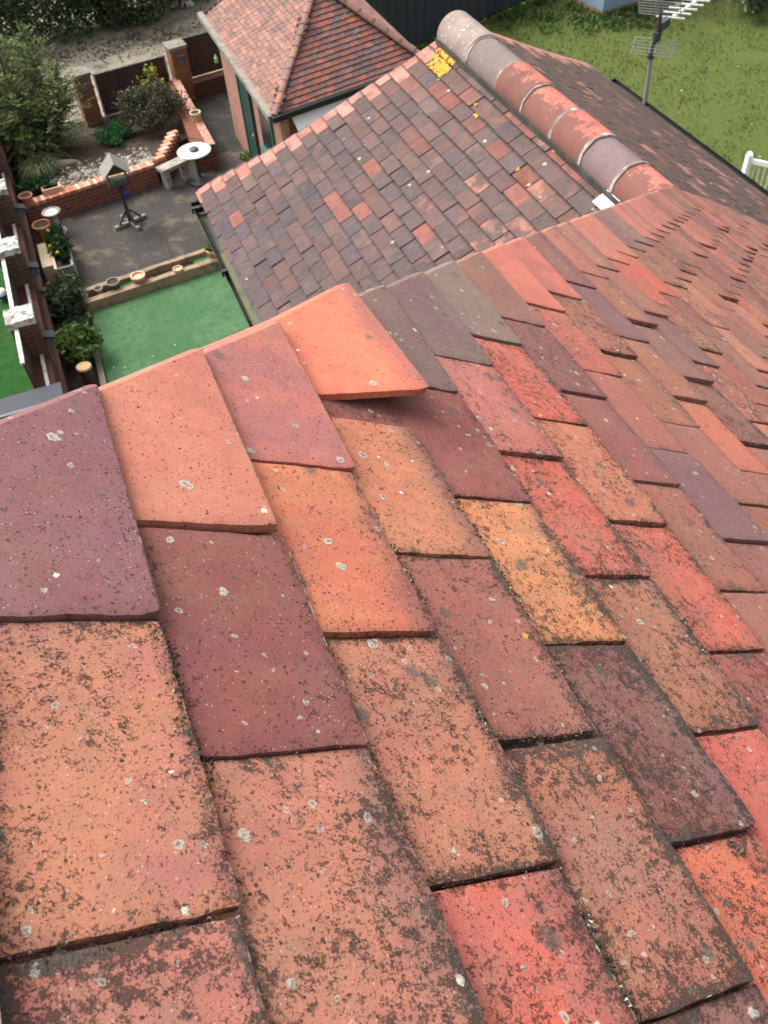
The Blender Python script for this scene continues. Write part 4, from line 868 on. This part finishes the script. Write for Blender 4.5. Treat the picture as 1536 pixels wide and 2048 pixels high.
def pot(name, label, px, py, ztop, r, h, mat, rim=None, cat='pot', soil=True, group=None, taper=.75):
    c = at(px, py, ztop); b = np.array([c[0], c[1], ztop - h]); t = thing(name, label, cat, b, group)
    Acc().lathe(b, [(r * taper, 0), (r * .95, h * .82), (r * .95, h * .83)], 22).build('body', mat, t, smooth=50)
    Acc().lathe(b, [(r * .94, h * .83), (r * 1.06, h * .84), (r * 1.06, h), (r * .86, h), (r * .84, h * .86)], 22).build('rim', rim or mat, t, smooth=40)
    if soil: Acc().lathe(b, [(r * .83, h * .85), (r * .83, h * .90)], 18).build('soil', M['soil'], t)
    return t, b
pot('flower_pot', 'tan flower pot with a pale rim on top of the red brick side wall', 390, 224, GZ + .72, .115, .20, M['rimtan'], M['cream'])
# rocks and gravel of the bed
a = Acc()
def stone(a, c, r, col):
    c = np.array(c, float); n = 7; v = [c + (0, 0, r[2])]
    k = rng.uniform(.7, 1.2, n)
    for z, s in ((.55, .75), (-.2, 1.0)): v += [c + np.array([cos(2 * pi * i / n) * r[0] * s * k[i], sin(2 * pi * i / n) * r[1] * s * k[i], r[2] * z]) for i in range(n)]
    f = [(0, 1 + i, 1 + (i + 1) % n) for i in range(n)] + [(1 + i, 1 + n + i, 1 + n + (i + 1) % n, 1 + (i + 1) % n) for i in range(n)]
    a.add(v, f, np.array(col))
for _ in range(620):
    u = rng.uniform(); x = -.55 + 2.15 * u; y = 17.62 + .17 * u * 2.4 * .4 + abs(rng.normal(0, .5)); 
    if x > 1.35 and y < 17.3 + x * .5: continue
    r = rng.uniform(.015, .05); k = rng.uniform(.15, .5); stone(a, (x, min(y, 19.1), bedz(min(y, 19.1)) + .01), (r, r * rng.uniform(.7, 1.1), r * .7), (k, k * .88, k * .70))
tag(a.build('gravel', M['brickpaint'], loc=(.5, 18.1, GZ + .37)), 'pale loose stones covering the raised bed', 'gravel', kind='stuff')
for px, py, r, lb in ((120, 322, (.36, .14, .10), 'long flat grey rock under the conifer'), (185, 345, (.17, .12, .09), 'rounded grey rock just behind the planter coping'), (300, 322, (.22, .15, .09), 'broad dark rock beside the stepped bricks'), (238, 258, (.10, .08, .07), 'pale rock among the bright green ground cover'), (150, 350, (.14, .10, .07), 'small brownish rock on the pale stones of the bed')):
    c = at(px, py, GZ + .36); c[2] = bedz(c[1]) + .01; a = Acc(); P = []
    for i in range(9): P.append([c + np.array([cos(q) * r[0], sin(q) * r[1], 0]) * sin(i / 8 * pi * .5 + .02) * rng.uniform(.88, 1.1) + (0, 0, r[2] * cos(i / 8 * pi * .5) - .02) for q in np.linspace(0, 2 * pi, 15)[:-1]])
    n = 14; v = [p for row in P for p in row]; f = [(i * n + j, i * n + (j + 1) % n, (i + 1) * n + (j + 1) % n, (i + 1) * n + j) for i in range(8) for j in range(n)]
    a.add(v, f); tag(a.build('rock', M['rock'], loc=c, smooth=35), lb, 'rock', 'rocks in the raised bed')
for px, py, lb in ((345, 14, 'pale rubble lump beside the hedge, left of two'), (374, 12, 'pale rubble lump closest to the garage roof')):
    c = at(px, py, GZ); a = Acc(); stone(a, c + (0, 0, .05), (.22, .18, .16), (.5, .46, .38)); tag(a.build('rubble', M['cap'], loc=c), lb, 'rubble', 'rubble by the hedge')
c = at(106, 330, GZ + .45); tag(Acc().lathe(c, [(.02, -.05), (.05, -.02), (.055, .03), (.03, .06)], 12).build('garden_light', M['white'], loc=c, smooth=50), 'small white light standing among the rocks under the conifer', 'light')
t = thing('terracotta_trough', 'small rectangular terracotta trough behind the brick planter', 'trough', at(105, 384, GZ + .42)); c = at(105, 384, GZ + .42)
a = Acc(); W_, D_ = .18, .10
for q in (((-W_, -D_, -.02), (W_, -D_ + .03, .12)), ((-W_, D_ - .03, -.02), (W_, D_, .12)), ((-W_, -D_ + .03, -.02), (-W_ + .03, D_ - .03, .12)), ((W_ - .03, -D_ + .03, -.02), (W_, D_ - .03, .12))): a.box(c + q[0], c + q[1])
a.build('body', M['terrapale'], t); Acc().box(c + (-.15, -.07, -.02), c + (.15, .07, .07)).build('soil', M['soil'], t)
pot('orange_pot', 'orange terracotta pot at the foot of the left wall behind the planter', 50, 390, GZ + .62, .13, .20, M['terra'])
# ------------------------------------------------------------------ bird table
b = at(262, 447, GZ); b[2] = GZ; t = thing('bird_table', 'dark timber bird table with a grey gabled roof on a cross foot', 'bird table', b)
for an in (.35, 1.95, 3.45, 5.05):
    dv = np.array([cos(an), sin(an), 0]); a = Acc(); a.bar(b + dv * .02 + (0, 0, .035), b + dv * .34 + (0, 0, .035), .075, .055); a.build('foot', M['woodgrey'], t)
    a = Acc(); a.bar(b + dv * .24 + (0, 0, .06), b + dv * .03 + (0, 0, .30), .045, .035); a.build('brace', M['darkwood'], t)
Acc().box(b + (-.035, -.035, .0), b + (.035, .035, .88)).build('post', M['darkwood'], t)
Acc().box(b + (-.20, -.20, .885), b + (.20, .20, .915)).build('tray', M['darkwood'], t)
for sx in (-1, 1):
    for sy in (-1, 1): Acc().box(b + (sx * .17 - .015, sy * .17 - .015, .917), b + (sx * .17 + .015, sy * .17 + .015, 1.14)).build('corner_post', M['darkwood'], t)
ra = .25
for sg in (-1, 1):
    a = Acc(); pk = b + (0, 0, 1.36); ev = b + (sg * .27, 0, 1.10); v = []
    a.add([pk + (0, -.25, 0), pk + (0, .25, 0), ev + (0, .25, 0), ev + (0, -.25, 0), pk + (0, -.25, -.022), pk + (0, .25, -.022), ev + (0, .25, -.022), ev + (0, -.25, -.022)],
          [(0, 1, 2, 3), (7, 6, 5, 4), (0, 4, 5, 1), (1, 5, 6, 2), (2, 6, 7, 3), (3, 7, 4, 0)]); a.build('roof_panel', M['woodgrey'], t)
for sy in (-1, 1): Acc().add([b + (-.22, sy * .19, 1.13), b + (.22, sy * .19, 1.13), b + (0, sy * .19, 1.33)], [(0, 1, 2)]).add([b + (-.22, sy * .18, 1.13), b + (.22, sy * .18, 1.13), b + (0, sy * .18, 1.33)], [(0, 1, 2)]).build('gable', M['darkwood'], t)
for k, (off, z, lb) in enumerate((((.05, -.06), .74, 'small blue seed feeder hanging just under the bird table tray'), ((.07, -.05), .55, 'small blue clip lower down on the bird table post'))):
    c = b + np.array([off[0], off[1], z]); tag(Acc().lathe(c, [(.03, 0), (.045, .02), (.045, .10), (.02, .13)], 12).build('seed_feeder', M['blue'], loc=c), lb, 'feeder', 'blue feeders on the bird table')
# round table
b = at(402, 362, GZ); b[2] = GZ; t = thing('round_table', 'small round white glass topped table on a dark pedestal', 'table', b)
Acc().lathe(b, [(.24, 0), (.24, .03), (.10, .07), (.05, .10)], 24).build('base', M['darkmetal'], t, smooth=40); Acc().lathe(b, [(.035, .10), (.035, .63)], 14).build('pedestal', M['darkmetal'], t, smooth=40)
Acc().lathe(b, [(.05, .635), (.335, .64), (.345, .65), (.345, .662), (.335, .67), (.05, .67)], 40).build('top', M['glass'], t, smooth=40); Acc().lathe(b, [(.09, .672), (.10, .70), (.08, .715)], 20).build('centre_boss', M['darkmetal'], t, smooth=40)
# stone bench
t = thing('stone_bench', 'pale stone bench on squat legs in front of the stepped bricks', 'bench', (1.88, 17.45, GZ)); c = np.array([1.90, 17.50, GZ]); u = np.array([.93, .36, 0]); n_ = np.array([-.36, .93, 0])
Acc().obox(c + (0, 0, .40), u * .33, n_ * .13, (0, 0, .035)).build('seat', M['stone'], t)
for sg in (-1, 1): Acc().obox(c + u * sg * .22 + (0, 0, .18), u * .05, n_ * .10, (0, 0, .184)).build('leg', M['stone'], t)
# bird bath, tilted pot, planter box with daffodils
b = at(118, 466, GZ); b[2] = GZ; t = thing('bird_bath', 'grey stone bird bath pedestal by the planter wall', 'bird bath', b)
Acc().lathe(b, [(.17, 0), (.17, .05), (.11, .08), (.085, .14), (.08, .36), (.10, .40)], 24).build('pedestal', M['stone'], t, smooth=40); Acc().lathe(b, [(.10, .402), (.17, .44), (.18, .47), (.155, .475), (.13, .45), (.05, .445)], 24).build('bowl', M['stone'], t, smooth=40)
Acc().lathe(b, [(.128, .452), (.128, .458)], 20).build('water', M['offwhite'], t)
t, b = pot('large_pot', 'big orange brown terracotta pot against the left wall', 82, 448, GZ + .30, .17, .30, M['terra'])
t = thing('planter_box', 'grey rectangular planter box with cream side boards against the left wall', 'planter', (-.70, 15.4, GZ)); x0, x1, y0, y1 = -.88, -.53, 14.75, 16.02
for nm, lo, hi, mt in (('end_board', (x0 + .05, y0, GZ), (x1 - .05, y0 + .04, GZ + .40), 'trough'), ('end_board', (x0 + .05, y1 - .04, GZ), (x1 - .05, y1, GZ + .40), 'trough'), ('side_board', (x0, y0 + .01, GZ), (x0 + .048, y1 - .01, GZ + .41), 'cream'), ('side_board', (x1 - .048, y0 + .01, GZ), (x1, y1 - .01, GZ + .41), 'stone')): Acc().box(lo, hi).build(nm, M[mt], t)
Acc().box((x0 + .05, y0 + .042, GZ), (x1 - .05, y1 - .042, GZ + .34)).build('soil', M['soil'], t)
Acc().box((x0 - .20, y0 + .25, GZ), (x0 - .01, y1 - .2, GZ + .36)).build('shelf', M['cream'], t)
t = thing('daffodils', 'yellow daffodils flowering in the grey planter box', 'flowers', (-.70, 15.4, GZ + .34)); a = Acc()
leaves(a, [(rng.uniform(x0 + .08, x1 - .08), rng.uniform(y0 + .08, y1 - .06), GZ + .40) for _ in range(40)], 900, .10, [(.03, .07, .025), (.045, .10, .035), (.02, .05, .02)], (.03, .03, .05), 3.0, 1.6); a.build('leaves', M['leaf'], t)
for px, py in ((96, 462), (113, 472), (124, 477), (88, 489), (115, 505), (106, 487), (100, 492), (116, 488), (108, 496)):
    c = at(px, py, GZ + .52); a = Acc()
    for i in range(6): an = i * pi / 3; a.add([c, c + (.022 * cos(an - .4), .022 * sin(an - .4), .006), c + (.048 * cos(an), .048 * sin(an), .0), c + (.022 * cos(an + .4), .022 * sin(an + .4), .006)], [(0, 1, 2, 3)], (.78, .60, .02))
    a.lathe(c, [(.014, 0), (.018, .022)], 8, col=(.75, .42, .01)); a.build('flower', M['petal'], t)
# ------------------------------------------------------------------ sleeper edging with its pots
for lb, u, v, w_, h in (('long tan timber sleeper against the patio, back of two', (-.46, 14.27), (2.25, 14.60), .055, .17), ('long tan timber sleeper along the artificial lawn, front of two', (-.55, 13.88), (2.25, 14.16), .065, .19)):
    u = np.array([*u, GZ + h / 2 - .01]); v = np.array([*v, GZ + h / 2 - .01]); a = Acc()
    n = 16; dv = (v - u); ln = np.linalg.norm(dv); dv /= ln; sv = np.array([-dv[1], dv[0], 0])
    P = np.array([[u + dv * ln * i / n + sv * (j - .5) * 2 * w_ + (0, 0, h / 2 + rng.normal(0, .004)) for j in (0, .33, .66, 1)] for i in range(n + 1)])
    vv, f, _ = solid_grid(P, (0, 0, 1), h); a.add(vv, f); tag(a.build('timber_sleeper', M['sleeper'], loc=(u + v) / 2), lb, 'sleeper', 'timber sleepers edging the patio')
structure('soil_strip', Acc().prism([(-.46, 13.96), (2.2, 14.24), (2.2, 14.50), (-.42, 14.20)], GZ - .002, GZ + .05), M['soil'])
pot('brown_pot', 'dark brown pot with a pale rim between the sleepers', 225, 562, GZ + .30, .12, .24, M['bark'], M['concrete'])
pot('terracotta_pot', 'terracotta pot with a wide pale rim, largest between the sleepers', 275, 550, GZ + .30, .125, .24, M['terra'], M['terrapale'], soil=False)
t, b = pot('round_pot', 'small upturned pinkish terracotta pot between the sleepers', 355, 536, GZ + .24, .085, .18, M['terrapale'], soil=False)
t, b = pot('cream_pot', 'cream rimmed terracotta pot with a green plant at the end of the sleepers', 425, 497, GZ + .32, .125, .24, M['terra'], M['cream'])
pc = np.array([b[0], b[1], GZ + .34]); a = Acc(); leaves(a, [pc], 260, .06, [(.05, .12, .03), (.09, .14, .05)], (.05, .05, .035), 2, .6); tag(a.build('potted_plant', M['leaf'], loc=pc), 'small green plant in the cream rimmed pot', 'plant')
pot('small_pot', 'small weathered pot nearest the narrow bed between the sleepers', 196, 576, GZ + .20, .075, .13, M['stone'])
c = at(422, 478, GZ + .12); a = Acc(); leaves(a, [c + (0, 0, .1)], 160, .05, [(.45, .14, .05), (.35, .12, .05), (.10, .12, .04)], (.035, .035, .06), 1.6, .5); tag(a.build('orange_flower', M['leaf'], loc=c), 'small orange flowering plant beside the wing gutter', 'plant')
for px, py, lb in ((248, 568, 'green turf scrap between the brown and the terracotta pot'), (402, 519, 'green turf scrap beside the cream rimmed pot')):
    c = at(px, py, GZ + .07); tag(Acc().prism([(c[0] - .16, c[1] - .11), (c[0] + .17, c[1] - .08), (c[0] + .16, c[1] + .12), (c[0] - .15, c[1] + .09)], GZ + .052, GZ + .075).build('turf_scrap', M['astro'], loc=c), lb, 'turf', 'turf scraps between the sleepers')
shrub('sleeper_plant', 'straggly dark plant between the terracotta and the upturned pot', 'plant', (.85, 14.12, GZ + .05), (.22, .07, .06), 700, .04, [(.04, .06, .03), (.08, .08, .05)], 12, 3, lo=0)
t = thing('tree_stump', 'round pot with a tan disc top at the house end of the narrow bed', 'pot', (*at(167, 732, GZ + .34)[:2], GZ)); b = np.array([*at(167, 732, GZ + .34)[:2], GZ])
Acc().lathe(b, [(.09, 0), (.105, .28), (.105, .30)], 20).build('body', M['bark'], t, smooth=40); Acc().lathe(b, [(.118, .302), (.122, .32), (.122, .335), (.11, .345)], 24).build('top', M['sleeperpale'], t, smooth=40)
c = at(4, 588, GZ + .10); P = []
a = Acc(); a.lathe(c, [(.11 * sin(x), -.11 * cos(x)) for x in np.linspace(.05, pi - .05, 13)], 18); a.c = [np.where((np.abs(a.v[0][:, 2:3] - c[2] + .02) < .04), (.02, .03, .35), (.75, .75, .75))]
tag(a.build('ball', M['petal'], loc=c, smooth=60), 'blue and white ball lying on the deep green lawn', 'ball')
# slate grey storage box by the house end of the wall
t = thing('storage_box', 'slate grey plastic storage box with a ridged lid at the house end of the wall', 'storage box', (-1.8, 10.3, GZ))
Acc().box((-3.0, 9.3, GZ), (-1.16, 10.58, GZ + 1.0)).build('body', M['slate'], t)
a = Acc(); xs = (-3.05, -1.11); a.add([(x, y, z) for x in xs for y, z in ((9.25, GZ + 1.003), (9.25, GZ + 1.04), (10.24, GZ + 1.11), (10.64, GZ + 1.10), (10.64, GZ + 1.003))], [(0, 1, 2, 3, 4), (9, 8, 7, 6, 5), (0, 5, 6, 1), (1, 6, 7, 2), (2, 7, 8, 3), (3, 8, 9, 4), (4, 9, 5, 0)]); a.build('lid', M['slate'], t)
Acc().box((-3.05, 10.20, GZ + 1.112), (-1.12, 10.25, GZ + 1.125)).build('hinge_strip', M['slatepale'], t)

# ------------------------------------------------------------------ garage with a hipped tile roof
SZ = -6.5; g0 = np.array([3.38, 14.10]); g1 = np.array([6.46, 14.79]); yb = 19.05
t = thing('garage', 'brick garage with a hipped roof of small pinkish brown tiles and a white front door', 'garage', (4.9, 16.6, GZ))
rise = 1.54 * math.tan(RAD(38)); apF = np.array([4.92, 16.0, SZ + rise]); apB = np.array([4.92, 18.0, SZ + rise])
E0 = np.array([g0[0], g0[1], SZ]); E1 = np.array([g1[0], g1[1], SZ]); E2 = np.array([g1[0], yb + .6, SZ]); E3 = np.array([g0[0], yb, SZ])
SP_ = [(178, 130, 114), (168, 124, 110), (158, 122, 112), (188, 138, 116), (164, 126, 116), (172, 126, 108), (150, 118, 110), (192, 136, 112)]
SPF = [(184, 116, 102), (166, 114, 104), (142, 108, 104), (178, 116, 100), (160, 112, 102), (138, 110, 106), (192, 116, 94), (146, 124, 124)]  # front slope darker than the left: side light put into tile colours
def inside(p, poly):
    s = 0
    for i in range(len(poly)):
        a_, b_ = poly[i], poly[(i + 1) % len(poly)]; cr = (b_[0] - a_[0]) * (p[1] - a_[1]) - (b_[1] - a_[1]) * (p[0] - a_[0])
        if cr * (s or cr) < -1e-9: return False
        s = s or cr
    return True
def field(poly3, pal, g_=.1, rag=0.0, dens=.35):
    e0, e1 = poly3[0], poly3[1]; V = (e1 - e0) / np.linalg.norm(e1 - e0); N = np.cross(V, poly3[2] - e0); N /= np.linalg.norm(N)
    if N[2] < 0: N = -N
    U = np.cross(V, N); 
    if U[2] > 0: U = -U
    P2 = [((q - e0) @ V, (q - e0) @ -U) for q in poly3]; h = max(q[1] for q in P2); a = Acc(); r = 0
    while r * g_ < h + .02:
        x = (WD / 2 if r % 2 else 0) + min(q[0] for q in P2) - WD
        while x < max(q[0] for q in P2) + WD:
            if inside((x + WD / 2, r * g_ + .05), P2):
                c = C(*pal[rng.integers(len(pal))]) * rng.uniform(.85, 1.12)
                tile(a, e0, U, V, N, -r * g_ + float(rng.normal(0, .003)) + .02, x, WD, .17, c, c * rng.uniform(.8, 1.1), (dens, .12, rng.uniform(0, 1)), res=(2, 2), lift=float(rng.uniform(0, .005)), step=.16, th=.016, gap=.006)
            x += WD
        r += 1
    return a
rf = Acc()
dn = np.array([0, 0, -.035])
rf.add([E0 + dn, E1 + dn, E2 + dn, E3 + dn, apF + dn, apB + dn], [(0, 1, 4), (1, 2, 5, 4), (2, 3, 5), (3, 0, 4, 5), (3, 2, 1, 0)]); roof_g = rf.build('roof', M['deck'], t)
for nm, poly, pal, dn_, lb in (('tiled_slope', [E0, E3, apB, apF], SP_, .18, 'pinkish left slope coloured paler as if sunlit'), ('tiled_slope', [E1, E0, apF], SPF, .25, 'front slope of red and grey tiles coloured darker as if shaded'), ('tiled_slope', [E2, E1, apF, apB], SP_, .3, 'right slope'), ('tiled_slope', [E3, E2, apB], SP_, .3, 'back slope')):
    o = field(poly, pal, dens=dn_).build(nm, M['clayshed'], roof_g); o['label'] = lb
def hipcap(p, q, r, n):
    p = np.array(p, float); q = np.array(q, float); d_ = (q - p) / np.linalg.norm(q - p); L = np.linalg.norm(q - p); s_ = np.cross(d_, (0, 0, 1)); s_ /= np.linalg.norm(s_); u_ = np.cross(s_, d_)
    for i in range(n):
        a = Acc(); th = np.linspace(RAD(180), 0, 9); rows = []
        for f in (i / n, (i + 1) / n + .02): 
            k = 1.0 if f == i / n else .9
            rows.append([p + d_ * min(f, 1) * L + s_ * cos(x) * r * k + u_ * (sin(x) * r * .55 * k - .02 + (.012 if k == 1 else 0)) for x in th])
        P = np.array(rows); Nn = np.array([[s_ * cos(x) + u_ * sin(x) for x in th]] * 2); v, f, _ = solid_grid(P, Nn, .014); a.add(v, f, C(*SP_[rng.integers(len(SP_))]) * 1.08, None, (.1, .1, rng.uniform(0, 1))); a.build('hip_tile', M['clayshed'], roof_g, smooth=40)
hipcap(E0 + (0, 0, .018), apF + (0, 0, .018), .062, 12); hipcap(E1 + (0, 0, .02), apF + (0, 0, .02), .10, 8); hipcap(apF + (0, -.05, .01), apB + (0, .05, .01), .11, 6)
# walls
i0 = E0 + (.16, .12, 0); i1 = E1 + (-.16, .08, 0); i2 = E2 + (-.16, -.16, 0); i3 = E3 + (.16, -.16, 0); zb, zt = GZ, SZ - .03
def quadwall(p, q, mat, nm='wall', z0=zb, z1=zt, off=0.0, th=.1):
    p = np.array(p[:2]); q = np.array(q[:2]); d_ = (q - p) / np.linalg.norm(q - p); n_ = np.array([d_[1], -d_[0]]); p = p + n_ * off; q = q + n_ * off; v = [(*p, z0), (*q, z0), (*(q - n_ * th), z0), (*(p - n_ * th), z0)]; v += [(x, y, z1) for x, y, _ in v]
    return Acc().add(v, BOXQ).build(nm, mat, t)
BOXQ = [(3, 2, 1, 0), (4, 5, 6, 7), (0, 1, 5, 4), (1, 2, 6, 5), (2, 3, 7, 6), (3, 0, 4, 7)]
quadwall(i3, i0, M['bricklit']); fd = (i1 - i0)[:2]; fl = np.linalg.norm(fd); fd /= fl; F_ = lambda s: i0[:2] + fd * s
quadwall(F_(.001), F_(fl), M['brickred']); quadwall(i1, i2, M['brickred']); quadwall(i2, i3, M['brickred'])
o = quadwall(F_(.30), F_(fl - .15), M['white'], 'garage_door', zb, zt - .55, .03, .02)
ca, cb = F_(.17), F_(fl - .10); cn = np.array([fd[1], -fd[0]]); a = Acc(); pz = [(*(ca + cn * .03), zt - .10), (*(cb + cn * .03), zt - .10), (*(cb + cn * .52), zt - .62), (*(ca + cn * .52), zt - .62)]  # added white slope tilted skyward to catch light, standing for the upright door
a.add(pz + [(x, y, z - .03) for x, y, z in pz], BOXQ[:1] and [(0, 1, 2, 3), (7, 6, 5, 4), (0, 4, 5, 1), (1, 5, 6, 2), (2, 6, 7, 3), (3, 7, 4, 0)]); a.build('tilted_white_panel', M['white'], t)
Acc().lathe((*(ca + cn * .50 + fd * .03), zt - .72), [(.035, 0), (.035, .10)], 10).build('panel_knob', M['white'], t)
a = Acc()
for q in range(6): pass
def wallx(px, py, x): d_ = ray(px, py); k = (x - CAM[0]) / d_[0]; return CAM + d_ * k
xw = i0[0]
# green door and window in the left wall
yd0, yd1 = 17.45, 17.95
def onleft(y0, y1, z0, z1, mat, nm, pr=.03, parent=None): return Acc().box((xw - pr, y0, z0), (xw - .002, y1, z1)).build(nm, mat, parent or t)
dr = onleft(16.55, 17.30, GZ + .02, GZ + 2.02, M['green'], 'door', .04); onleft(17.302, 17.36, GZ, GZ + 2.08, M['darkwood'], 'door_frame', .06); onleft(16.49, 16.548, GZ, GZ + 2.08, M['darkwood'], 'door_frame', .06)
Acc().box((xw - .075, 16.62, GZ + .98), (xw - .042, 16.66, GZ + 1.04)).build('handle', M['steel'], dr)
wn = onleft(15.0, 15.85, GZ + 1.15, GZ + 2.0, M['teal'], 'window', .05); Acc().box((xw - .056, 15.06, GZ + 1.22), (xw - .052, 15.79, GZ + 1.93)).build('pane', M['glassdark'], wn)
Acc().box((xw - .10, 14.95, GZ + 1.08), (xw - .002, 15.90, GZ + 1.148)).build('window_sill', M['teal'], t)
def rod(p, q, w_, h_, mat, nm): return Acc().bar(p, q, w_, h_).build(nm, mat, t)
rod(E0 + (-.05, -.06, -.03), E1 + (.04, -.06, -.03), .11, .09, M['black'], 'gutter'); rod(E0 + (-.05, .0, -.03), E3 + (-.05, .1, -.03), .11, .09, M['concrete'], 'gutter')
rod(i0 + (-.10, .0, -.06), i3 + (-.10, 0, -.06), .03, .13, M['woodgrey'], 'fascia'); c = i0 + np.array([-.02, .9, -.22]); Acc().lathe(c, [(.02, 0), (.07, .03), (.06, .12)], 12).build('wall_lamp', M['offwhite'], t)

# ------------------------------------------------------------------ dark blue fence, pale blue shed
fA, fB = np.array([6.2, 20.35]), np.array([13.2, 22.65]); dv = (fB - fA); ln = np.linalg.norm(dv); dv /= ln
t = thing('board_fence', 'tall dark blue fence of vertical boards beyond the garage', 'fence', (9.6, 21.4, GZ)); a = Acc(); n = 50
for i in range(n):
    c = fA + dv * ln * (i + .5) / n; a.obox((c[0], c[1], GZ + .9 + rng.normal(0, .01)), (dv[0] * ln / n / 2 * .97, dv[1] * ln / n / 2 * .97, 0), (-dv[1] * .011 * (1 + i % 2), dv[0] * .011 * (1 + i % 2), 0), (0, 0, .9))
a.build('boards', M['navy'], t); Acc().bar((*(fA + (0.05, .1)), GZ + 1.5), (*(fB + (.05, .1)), GZ + 1.5), .05, .07).build('rail', M['navy'], t)
b = at(918, 46, GZ); b[2] = GZ; t = thing('washing_pole', 'thin pale metal pole in front of the dark blue fence', 'pole', b); Acc().lathe(b, [(.03, 0), (.028, 2.0)], 10).build('pole', M['steel'], t); Acc().lathe(b, [(.035, 2.0), (.035, 2.04)], 10).build('cap', M['black'], t)
t = thing('blue_shed', 'pale blue timber shed at the far edge of the right lawn', 'shed', (15, 22, GZ)); K = np.array([13.73, 20.58]); u1 = np.array([.98, .15]); u1 /= np.linalg.norm(u1); u2 = np.array([-.15, .98]); u2 /= np.linalg.norm(u2)
def boards(p, d_, ln_, n_, nm, out):
    a = Acc()
    for i in range(n_):
        c = p + d_ * ln_ * (i + .5) / n_; a.obox((c[0], c[1], GZ + 1.12), (d_[0] * ln_ / n_ / 2 * .97, d_[1] * ln_ / n_ / 2 * .97, 0), (out[0] * .012, out[1] * .012, 0), (0, 0, 1.0))
    a.build(nm, M['shedblue'], t)
boards(K, u1, 2.6, 20, 'front_boards', -u2); boards(K, u2, 2.2, 16, 'side_boards', -u1); boards(K + u1 * 2.6, u2, 2.2, 16, 'side_boards', u1); boards(K + u2 * 2.2, u1, 2.6, 20, 'back_boards', u2)
pp = [K - u1 * .02 - u2 * .02, K + u1 * 2.62 - u2 * .02, K + u1 * 2.62 + u2 * 2.22, K - u1 * .02 + u2 * 2.22]; Acc().prism(pp, GZ - .01, GZ + .115).build('base', M['sleeper'], t)
pp = [K - u1 * .12 - u2 * .12, K + u1 * 2.72 - u2 * .12, K + u1 * 2.72 + u2 * 2.32, K - u1 * .12 + u2 * 2.32]; v = [(*p, GZ + 2.125) for p in pp]; m0 = (pp[0] + pp[3]) / 2; m1 = (pp[1] + pp[2]) / 2; v += [(*m0, GZ + 2.6), (*m1, GZ + 2.6)]
Acc().add(v, [(0, 1, 5, 4), (2, 3, 4, 5), (0, 4, 3), (1, 2, 5), (3, 2, 1, 0)]).build('roof', M['navy'], t)
# white picket fence on the right
t = thing('picket_fence', 'white painted fence with square post and slim pickets on the right lawn', 'fence', (11.49, 11.80, GZ)); w0 = np.array([11.49, 11.80, GZ]); wd_ = np.array([.585, -.81, 0.0])
for k in (0, 1.8):
    c = w0 + wd_ * k; pst = Acc().box(c + (-.05, -.05, 0), c + (.05, .05, .90)).build('post', M['white'], t); Acc().lathe(c, [(.072, .902), (.072, .925), (.01, .975)], 4).build('post_cap', M['white'], pst)
for z in (.80, .12): Acc().bar(w0 + wd_ * .052 + (0, 0, z), w0 + wd_ * 1.748 + (0, 0, z), .05, .085).build('rail', M['white'], t)
for i in range(17): c = w0 + wd_ * (.14 + .095 * i); Acc().box(c + (-.012, -.012, .165), c + (.012, .012, .755)).build('picket', M['offwhite'], t)
# ------------------------------------------------------------------ aerial on the wing wall
def aty(px, py, y): d_ = ray(px, py); return CAM + d_ * ((y - CAM[1]) / d_[1])
Y0 = 5.45; m_ = [aty(x, y, Y0) for x, y in ((1285, 222), (1291, 196), (1298, 150), (1302, 110))]; up_ = [aty(x, y, Y0) for x, y in ((1304, 98), (1314, 72), (1320, 40), (1326, -30))]
t = thing('tv_aerial', 'silver rooftop television aerial on a cranked mast above the right lawn', 'aerial', m_[0])
Acc().tube(m_, .0165, 10).build('mast', M['steel'], t, smooth=60); Acc().tube([m_[-1]] + up_, .0135, 10).build('upper_mast', M['bark'], t, smooth=60)
Acc().lathe(m_[-1] + (0, 0, -.02), [(.03, 0), (.03, .04)], 10).build('clamp', M['darkmetal'], t); Acc().lathe(up_[1] + (0, 0, -.03), [(.032, 0), (.032, .06)], 10).build('clamp', M['darkmetal'], t)
q = up_[1] * .45 + up_[2] * .55; bd = np.array([.90, .43, .04]); bd /= np.linalg.norm(bd); ed = np.array([.72, -.69, 0.0]); ed /= np.linalg.norm(ed)
Acc().bar(q, q + bd * .12, .05, .06).build('boom_bracket', M['darkmetal'], t); b0 = q + bd * .10
Acc().bar(b0, b0 + bd * 1.25, .022, .022).build('boom', M['alu'], t)
for i in range(14):
    c = b0 + bd * (.05 + .088 * i); Acc().bar(c - ed * .105 + (0, 0, .014), c + ed * .105 + (0, 0, .014), .011, .011).build('element', M['alu'], t)
    Acc().obox(c + bd * .03, bd * .006, ed * .014, (0, 0, .014)).build('clip', M['darkmetal'], t)
for sg, zc in ((-1, -.13), (1, .14)):
    a = Acc(); c = q + bd * -.03 + np.array([0, 0, zc]); vv = np.array([0, 0, 1.0]) + bd * (-.35 if sg < 0 else -.35) * sg; vv /= np.linalg.norm(vv)
    for k in np.linspace(-1, 1, 6): a.bar(c - ed * .15 + vv * .055 * k, c + ed * .15 + vv * .055 * k, .0045, .0045)
    for k in (-1, -.15, .15, 1): a.bar(c + ed * .15 * k - vv * .06, c + ed * .15 * k + vv * .06, .005, .005, up=(1, .3, 0))
    a.build('reflector', M['steel'], t)
